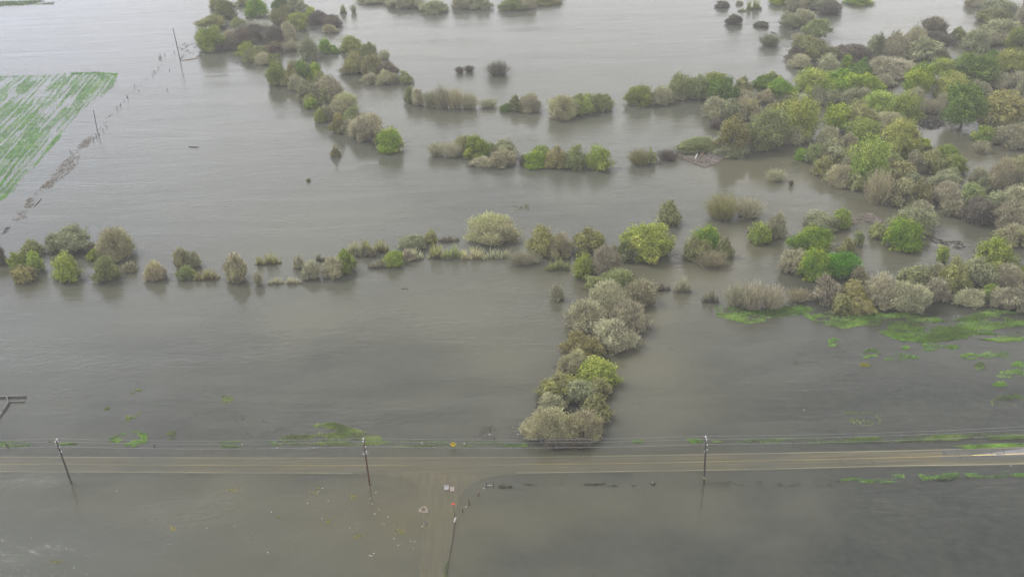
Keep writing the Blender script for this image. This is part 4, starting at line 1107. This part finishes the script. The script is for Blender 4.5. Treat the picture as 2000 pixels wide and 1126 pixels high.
# ---------------------------------------------------------------- signs and markers at the junction
SIGNY = rough_mat("sign_yellow", (.75, .50, .02), (.85, .58, .03), 3, .45)
BLACK = rough_mat("black_paint", (.02, .02, .02), (.035, .033, .03), 5, .6)
SIGNW = rough_mat("sign_white", (.45, .43, .41), (.58, .56, .54), 5, .5)
SIGNP = rough_mat("faded_pink_sign", (.38, .29, .26), (.46, .37, .34), 5, .5)
REDM = rough_mat("signal_red", (.65, .06, .045), (.80, .09, .06), 3, .35)
b = gp(885.5, 874)
o = thing("warning_sign", "yellow diamond warning sign with a black arched mark on the far roadside", "road sign", tuple(b))
MB().box((0, 0, .7), (.08, .06, 1.8)).build("post", STEEL, o)
def diamond(s, y0, y1):
    mb = MB(); V = []
    for y in (y0, y1):
        for k in range(4):
            for da in (-.12, .12):
                a = k * math.pi / 2 + da; V.append((s * math.cos(a) * (1 - .03), y, 1.2 + s * math.sin(a) * (1 - .03)))
    n = 8; mb.quadset(V, [tuple(range(n)), tuple(range(2 * n - 1, n - 1, -1))] + [(i, (i + 1) % n, n + (i + 1) % n, n + i) for i in range(n)]); return mb
diamond(.80, -.06, -.04).build("border", BLACK, o); diamond(.75, -.075, -.062).build("panel", SIGNY, o)
arc = MB()
ap = [(.26 * math.cos(t), .22 * math.sin(t)) for t in np.linspace(-.35, math.pi + .35, 12)]
for (xa, za), (xb, zb) in zip(ap[:-1], ap[1:]):
    f = 1.55
    arc.quadset([(xa, -.079, 1.22 + za), (xb, -.079, 1.22 + zb), (xb * f, -.079, 1.22 + zb * f), (xa * f, -.079, 1.22 + za * f)], [(0, 1, 2, 3)])
arc.box((0, -.0785, 1.19), (.16, .003, .3)); arc.build("arched_mark", BLACK, o)
def board(px, py, label, mat, lines, roll):
    b = gp(px, py + 5); o = thing("road_board", label, "road sign", tuple(b)); 
    back = unit(np.array([[0, .52, 1.]]))[0]; rt = np.array([math.cos(roll), 0, math.sin(roll)]); rt = unit((rt - back * (rt @ back))[None])[0]
    nrm = np.cross(rt, back)
    c = np.array([0, 0, .62])
    MB().box(c, (1.0, 1.05, .05), ax=(rt, back, nrm)).build("panel", mat, o)
    for s_ in (-.3, .3):
        MB().tube([c + rt * s_ - nrm * .06 + back * .3, np.array([rt[0] * s_, .3, -.3])], .03, 6).build("leg", STEEL, o)
    lm = MB()
    for u, v, wd, hg in lines: lm.box(c + rt * u + back * v + nrm * .03, (wd, hg, .008), ax=(rt, back, nrm))
    lm.build("marking", BLACK if mat is SIGNW else SIGNW, o)
board(872.5, 950, "white tilted road board with dark marking at its top, in the flooded junction", SIGNW, [(0.0, .33, .62, .12), (-.18, .16, .2, .07)], -.2)
board(883.5, 953, "pinkish tilted road board right of the white one in the flooded junction", SIGNP, [(0, .02, .7, .05), (0, -.25, .7, .05), (0, .25, .7, .05)], -.2)
b = gp(888, 1008)
o = thing("twin_disc_marker", "thin post topped by two round red discs beside the side road", "marker", tuple(b))
MB().tube([(0, 0, -.3), (-.02, 0, 2), (-.1, 0, 3.7)], .05, 8).build("post", BLACK, o)
nrm = unit(np.array([[0, -.75, .66]]))[0]; u_ = np.array([1., 0, 0]); v_ = np.cross(nrm, u_)
for sx in (-.2, .22): MB().lathe((sx - .08, -.06, 3.75), [(0, -.03), (.20, -.03), (.21, 0), (.19, .04), (0, .06)], 18, ax=(u_, v_, nrm)).build("red_disc", REDM, o)
b = gp(888.5, 1018)
o = thing("white_marker_post", "white slanting cylinder on the sunken fence below the red discs", "marker", tuple(b))
MB().tube([(-.15, 0, -.1), (.22, .25, .95)], [.17, .17], 12).build("cylinder", SIGNW, o); MB().tube([(-.22, -.05, -.3), (-.15, 0, .05)], .12, 8).build("foot", BLACK, o)
b = gp(834, 1000.5)
o = thing("white_marker_post", "white upright slat beside the round brown ripple mound", "marker", tuple(b)); MB().box((0, 0, .5), (.26, .08, 1.3)).build("slat", SIGNW, o); MB().box((0, -.045, .98), (.2, .01, .2)).build("reflector", STEEL, o)
CONC = rough_mat("wet_concrete", (.075, .075, .066), (.15, .145, .125), 2.2, .85, bump=.3)
MUDM = rough_mat("stirred_silt", (.15, .12, .085), (.23, .19, .13), 1.2, .9, bump=.3)
def mound(px, py, r, label, ringr):
    b = gp(px, py); o = thing("pipe_riser", label, "pipe", tuple(b))
    MB().lathe((0, 0, 0), [(ringr * .72, -.3), (ringr * .72, .26), (ringr * .8, .3), (ringr, .3), (ringr * 1.05, .22), (ringr * 1.05, -.3)], 24).build("rim", CONC, o)
    mb = MB(); prof = [(0, .10), (r * .3, .09), (r * .55, .055), (r * .8, .02), (r, -.03)]
    mb.lathe((0, 0, 0), prof, 28)
    mb.v = [(x * (1 + .16 * math.sin(3 * math.atan2(y, x) + px)), y * (1 + .16 * math.sin(3 * math.atan2(y, x) + px)), z) for x, y, z in mb.v]
    mb.build("silt_collar", MUDM, o)
mound(827, 994.5, 1.15, "larger round pipe rim in a brown silt mound on the side road", .42)
mound(832, 1021, .62, "smaller dark pipe rim below the larger one on the side road", .40)

# ---------------------------------------------------------------- fence posts, headwall, driftwood
def post(px, py, h, label, group, lean=.15, mat=None, rad=.09, name="fence_post"):
    b = gp(px, py); mb = MB(); a = R.uniform(0, 6.28); d = np.array([math.cos(a) * lean, math.sin(a) * lean, 1]) * h
    mb.tube([d * -.3, d * .4, d], [rad * 1.1, rad, rad * .9], 7); mb.tube([d, d * 1.03], [rad * .9, rad * .4], 7)
    return tag(mb.build(name, mat or WOOD, None, tuple(b)), label, "fence post", group)
for px, py in ((262, 168), (271, 178), (247, 189), (250, 193), (235, 206), (228, 214), (209, 249), (201, 256), (194, 263), (189, 268), (313, 108), (322, 108), (303, 142), (310, 133), (299, 149), (331, 138), (327, 178), (340, 103), (138, 297), (183, 278)):
    post(px, py, R.uniform(.9, 1.7), "short dark fence post stub in the debris line beside the crop field", "drowned fence left of the big lake", .3, rad=.14)
post(950, 949, 1.1, "dark gate post, left of the pair on the near shoulder", None, .05, rad=.12); post(963.5, 949, 1.0, "dark gate post, right of the pair on the near shoulder", None, .05, rad=.1)
post(934, 967, .9, "rusty red post on the curve of the side road fence", None, .3, WOODR, .15)
post(917.5, 984, 1.2, "dark bent post between the rusty post and the side road", None, .25, rad=.12); post(903.5, 998, .9, "small dark post nearest the red disc marker", None, .2, rad=.1)
post(16, 873, 1.4, "dark post on the far roadside near the left edge", None, .2, rad=.11); post(302, 872, .8, "stubby dark post on the far roadside right of the grass ring", None, .1, rad=.12); post(1549, 866, 1.0, "thin dark post in the far verge right of the right pole", None, .05, rad=.08)
gb = MB()
for p, q in (((950, 949), (963.5, 949)),):
    P, Q = gp(*p), gp(*q); gb.tube([P + [0, 0, .35], Q + [0, 0, .35]], .05, 6)
tag(gb.build("gate_rail", STEEL), "low rail between the two dark gate posts", "rail")
fw = MB(); fpx = [(888, 1020), (886, 1034), (883, 1056), (879, 1080), (875, 1104), (870, 1130), (862, 1170)]
fw.tube([gp(*p) + [R.normal(0, .05), 0, .12 + R.normal(0, .04)] for p in fpx], .085, 6)
tag(fw.build("sunken_fence", WOOD), "dark sunken fence line running to the bottom edge beside the side road", "fence")
o = thing("culvert_headwall", "concrete culvert headwall standing out of the water at the left edge", "headwall", tuple(gp(18, 782)))
c0 = gp(18, 782)
def wall(a, b_, th, h, nm, mat=CONC):
    P, Q = gp(*a) - c0, gp(*b_) - c0; d = Q - P; ln = np.linalg.norm(d[:2]); rz = math.atan2(d[1], d[0])
    MB().box((P + Q) / 2 + [0, 0, h / 2 - .4], (ln, th, h + .8), rz).build(nm, mat, o)
wall((-60, 777.5), (51, 775), .45, .55, "wall"); wall((20, 785), (48, 784), .4, .35, "wall"); wall((17, 786.5), (7, 803), .5, .7, "wing_wall"); wall((6, 804), (-4, 818), .45, .45, "wing_wall"); wall((13, 775), (17, 786), .35, .6, "cross_wall")
for px in (22, 34, 45): 
    P = gp(px, 776) - c0; MB().box(P + [0, .05, .5], (.18, .7, .25)).build("coping_block", CONC, o)
STICK = rough_mat("driftwood_grey", (.15, .125, .10), (.28, .24, .20), 2, .9)
STICKP = rough_mat("driftwood_tan", (.22, .17, .12), (.34, .27, .19), 2, .9)
STICKD = rough_mat("driftwood_dark", (.03, .026, .022), (.07, .058, .048), 2, .9)
STICKR = rough_mat("driftwood_red", (.12, .05, .04), (.20, .09, .07), 2, .9)
def sticks(poly, n, ln, rad, flow=None, up=.25):
    mb = MB(); a = np.array(poly, float); lo, hi = a.min(0), a.max(0); k = 0
    while k < n:
        x, y = R.uniform(lo[0], hi[0], 1), R.uniform(lo[1], hi[1], 1)
        if not inside(poly, x, y)[0]: continue
        P = gp(x[0], y[0]); an = R.uniform(0, 6.28) if flow is None else flow + R.normal(0, .45)
        l = ln * R.uniform(.4, 1.3); d = np.array([math.cos(an), math.sin(an), R.uniform(-.05, .2)]) * l * .5
        P[2] = R.uniform(.0, up); mid = P + np.array([R.normal(0, .1), R.normal(0, .1), .03]) * l * .4
        mb.tube([P - d, mid, P + d], [rad * R.uniform(.7, 1.2), rad, rad * .4], 4, cap=False); k += 1
    return mb
def raft(name, label, poly, n, ln, rad, mat, flow=None, cat="driftwood", up=.25):
    tag(sticks(poly, n, ln, rad, flow, up).build(name, mat), label, cat)
fl = math.atan2(fd[1], fd[0])
raft("driftwood_raft", "largest mat of driftwood sticks beside the crop field", [(98, 345), (112, 335), (122, 316), (140, 304), (156, 304), (152, 320), (138, 334), (118, 352), (100, 358)], 300, 1.6, .07, STICK, fl)
raft("driftwood_raft", "loose hooked driftwood at the near end of the largest mat", [(79, 366), (88, 356), (102, 352), (106, 362), (92, 369)], 90, 1.5, .08, STICK, fl)
raft("driftwood_raft", "driftwood mat farthest up the debris line, under the short bare pole", [(150, 288), (160, 276), (176, 265), (190, 268), (178, 278), (164, 290)], 120, 1.7, .07, STICK, fl)
raft("driftwood_raft", "round driftwood heap below the largest mat", [(46, 404), (52, 390), (62, 386), (68, 394), (62, 406)], 80, 1.3, .07, STICK)
raft("driftwood_raft", "scattered driftwood nearest the left row of shrubs", [(24, 428), (36, 414), (52, 410), (52, 424), (40, 432)], 60, 1.5, .07, STICK, fl)
raft("driftwood_raft", "thin driftwood twigs at the left edge above the shrubs", [(2, 456), (14, 444), (22, 442), (10, 456)], 22, 1.8, .08, STICKD, fl)
raft("drift_line", "thin broken line of twigs running from the round heap up past the short bare pole", [(58, 396), (80, 376), (98, 356), (150, 300), (190, 262), (236, 206), (270, 172), (300, 146), (330, 128), (346, 112), (338, 112), (300, 138), (264, 166), (228, 206), (184, 260), (144, 294), (94, 346), (70, 376), (52, 390)], 210, 1.5, .075, STICK, fl, up=.12)
raft("driftwood_raft", "dark specks of drift around the foot of the tall bare pole", [(345, 96), (360, 84), (366, 84), (392, 82), (392, 108), (366, 104)], 46, 1.4, .10, STICKD)
raft("driftwood_raft", "drift scraps at the mouth of the upper left strip", [(444, 116), (462, 118), (500, 132), (484, 134), (456, 124)], 40, 1.4, .10, STICKD)
raft("driftwood_pile", "brown mound of driftwood at the wood's shore with tan logs on it", [(1330, 309), (1350, 305), (1400, 302), (1418, 306), (1398, 320), (1378, 328), (1356, 320)], 430, 2.0, .10, STICK, up=.5)
raft("dead_branches", "black dead branches in the channel beside the drooping twin trunked tree", [(1790, 236), (1810, 226), (1842, 232), (1846, 246), (1820, 254), (1796, 248)], 170, 2.4, .13, STICKD, up=.5)
raft("dead_branches", "grey brush pile in the water between the two lower clusters", [(1652, 436), (1670, 424), (1700, 416), (1724, 430), (1720, 438), (1690, 434), (1668, 438)], 190, 2.2, .10, STICK, up=.4)
raft("dead_branches", "thin drowned twigs in the water above the tiny trunked tree", [(1846, 472), (1862, 468), (1880, 474), (1892, 488), (1866, 488)], 30, 2.4, .09, STICKD, up=.15)
raft("dead_branches", "low drowned branches right of the dense bright tree", [(1818, 466), (1850, 468), (1846, 478), (1822, 476)], 24, 2.2, .09, STICKD, up=.15)
raft("dead_branches", "loose black twigs in front of the wood's brown reflection", [(1528, 320), (1560, 318), (1566, 338), (1532, 336)], 22, 1.6, .08, STICKD, up=.5)
def log(p, q, rad, label, mat, z0=.05, z1=.1, name="floating_log", fork=True):
    P, Q = gp(*p), gp(*q); P[2] += z0; Q[2] += z1
    mb = MB().tube([P, (P * .5 + Q * .5) + [0, 0, .08], Q], [rad, rad * .9, rad * .6], 8)
    if fork:
        M = P * .35 + Q * .65; mb.tube([M, M + (Q - P) * .12 + [0, .5, .3]], [rad * .5, rad * .2], 6)
    tag(mb.build(name, mat), label, "log")
log((369, 287), (388, 288), .22, "dark log floating in the left lake", STICKD)
log((354, 118.5), (391, 113), .22, "pale log floating at the foot of the tall bare pole", STICKP)
log((352, 117), (362, 102), .14, "thin dark branch leaning up from the foot of the tall bare pole", STICKD, .1, .8)
log((384, 111), (395, 108), .18, "short dark log floating right of the pale log", STICKD)
log((67, 404), (81, 388), .15, "thin dark pole drifting beside the round driftwood heap", STICKD, fork=False)
log((1505, 62.5), (1518, 67), .28, "dark log floating above the greyish scrub", STICKD)
log((1358, 312), (1362, 305), .20, "greyish white short log on the driftwood pile", SIGNW, .4, 1.2)
log((1368, 306), (1381, 296), .20, "tan log slanting up at the middle of the driftwood pile", STICKP, .5, .9, fork=False)
log((1366, 305), (1377, 298), .16, "red brown log behind the slanting tan one", STICKR, .6, 1.3, fork=False)
log((1382, 303), (1391, 298), .26, "thick orange tan log at the right of the driftwood pile", STICKP, .4, .8)
log((1382, 300), (1384, 295), .14, "short pale upright stub between the tan logs", STICKP, .3, 1.3, fork=False)
log((1780, 563), (1796, 565.2), .13, "thin branch drifting at mid lake", STICKD) if False else None
log((784, 563.5), (797, 564), .12, "small dark stick floating below the left row of shrubs", STICKD, fork=False)
log((1458, 455), (1464, 452), .12, "small dark stick near the yellow green tree of the row", STICKD, fork=False)
b = gp(603, 354)
o = thing("floating_bush_ball", "round dark green ball of weed floating alone in the lake", "weed ball", tuple(b))
lob = [(0, 0, .35, .75), (.3, .1, .4, .5), (-.3, 0, .45, .5)]
V_, T_ = crown_quads(lob, 420, False, np.random.default_rng(3), .22)
link("leaves", mesh_np("leaves", V_.reshape(-1, 3), np.arange(len(V_) * 4).reshape(-1, 4), LM['dg'], np.repeat(T_, 4, 0)), o)
MB().lathe((0, 0, .1), [(0, -.4), (.5, -.2), (.62, .1), (.5, .5), (0, .7)], 12).build("core", STICKD, o)
b = gp(313, 114.5); mb = MB(); n1, n2 = 20, 8; rr_, r2_ = .62, .24
V_ = [((rr_ + r2_ * math.cos(2 * math.pi * j / n2)) * math.cos(2 * math.pi * i / n1), r2_ * math.sin(2 * math.pi * j / n2) - .1, .45 + (rr_ + r2_ * math.cos(2 * math.pi * j / n2)) * math.sin(2 * math.pi * i / n1)) for i in range(n1) for j in range(n2)]
mb.quadset(V_, [(i * n2 + j, ((i + 1) % n1) * n2 + j, ((i + 1) % n1) * n2 + (j + 1) % n2, i * n2 + (j + 1) % n2) for i in range(n1) for j in range(n2)])
tag(mb.build("tyre", BLACK, None, tuple(b)), "black ring like a tyre stuck in the flood left of the tall bare pole", "tyre")

# ---------------------------------------------------------------- floating litter
LIT = rough_mat("white_litter", (.32, .32, .30), (.48, .48, .45), 6, .5)
lm_ = []
for v in range(3):
    bmm = bmesh.new(); bmesh.ops.create_icosphere(bmm, subdivisions=2, radius=.2)
    for q in bmm.verts:
        f = .75 + .5 * vnoise(np.array([q.co.x * 6 + v * 9 + 30]), np.array([q.co.y * 6 + q.co.z * 5 + 40]))[0]; q.co *= f; q.co.z *= .6; q.co.x *= 1.3
    me = bpy.data.meshes.new("litter_scrap"); bmm.to_mesh(me); bmm.free(); me.materials.append(LIT); lm_.append(me)
def litter(pts, label, group, k=1.0):
    for i, (px, py) in enumerate(pts):
        p = gp(px, py); o = link("litter_scrap", lm_[i % 3], None, (p[0], p[1], .04)); o.rotation_euler = (0, 0, R.uniform(0, 6.28)); s = k * R.uniform(.3, .75); o.scale = (s, s, s)
        tag(o, label, "litter", group)
litter([(473, 868), (541, 874.5), (613, 874), (637, 868.5), (824, 864.5), (839, 868), (907, 866)], "white speck of litter on the far roadside between the left pole and the hedge", "white litter on the far roadside", 1.25)
litter([(956, 848), (1012, 847.5), (1091, 872), (1140, 866), (1176, 821)], "white speck of litter around the foot of the roadside hedge", "white litter at the hedge foot", 1.15)
litter([(622, 959), (630, 953), (620, 964), (601, 982), (530, 999), (523, 1078), (629, 1012), (683, 1030), (699, 1021), (723, 973), (740, 995), (758, 1009), (727, 983), (732, 1003), (641, 977)], "pale speck of litter floating in the near field below the middle pole", "litter in the near field", .85)
litter([(802, 1056), (810, 1057), (807, 1070), (825, 1027), (770, 1051), (785, 1060), (778, 1064), (722, 1084), (730, 1080), (726, 1085), (750, 1022), (734, 961)], "pale speck of litter floating beside the side road near the yellow weeds", "litter beside the side road", .85)
litter([(228, 958), (98, 949), (62, 1050), (129, 1071), (96, 1067), (54, 1113), (170, 1121), (145, 1108), (332, 1061), (335, 1046), (404, 1031), (459, 1027)], "pale speck of litter floating in the near field left of the middle pole", "litter in the left near field", .8)
litter([(1570, 800), (1760, 850)], "white speck of litter near the far verge right of the right pole", "litter near the right pole", 1.2)
litter([(1974, 909), (1685, 940), (1827, 934), (1275, 942)], "white speck of litter on the near shoulder of the road", "litter on the near shoulder", 1.)
litter([(1627, 609), (1863, 616), (1872, 617), (1932, 661), (1791, 617)], "white scrap caught in the floating green grass", "litter in the floating grass", 1.2)
litter([(910, 989), (945, 953)], "white scrap on the sunken fence line by the side road", "litter on the fence line", 1.2)
litter([(432, 47), (445, 43), (585, 45), (584, 61)], "white scrap among the bushes of the upper left tree line", "litter in the upper left", 1.9)
litter([(1805, 222), (1809, 227), (1985, 12)], "white scrap in the flooded wood at right", "litter in the wood", 1.8)

# ---------------------------------------------------------------- the air between
mth, nt, o = new_mat("humid_air")
pv = N(nt, "ShaderNodeVolumePrincipled"); pv.inputs['Color'].default_value = (.95, .95, .95, 1); pv.inputs['Density'].default_value = HAZE; pv.inputs['Anisotropy'].default_value = 0.0
L(nt, pv.outputs[0], o.inputs['Volume'])
hb = MB().box((0, 1650, 76), (5600, 5600, 160)); ho = hb.build("haze", mth); tag(ho, kind="stuff")
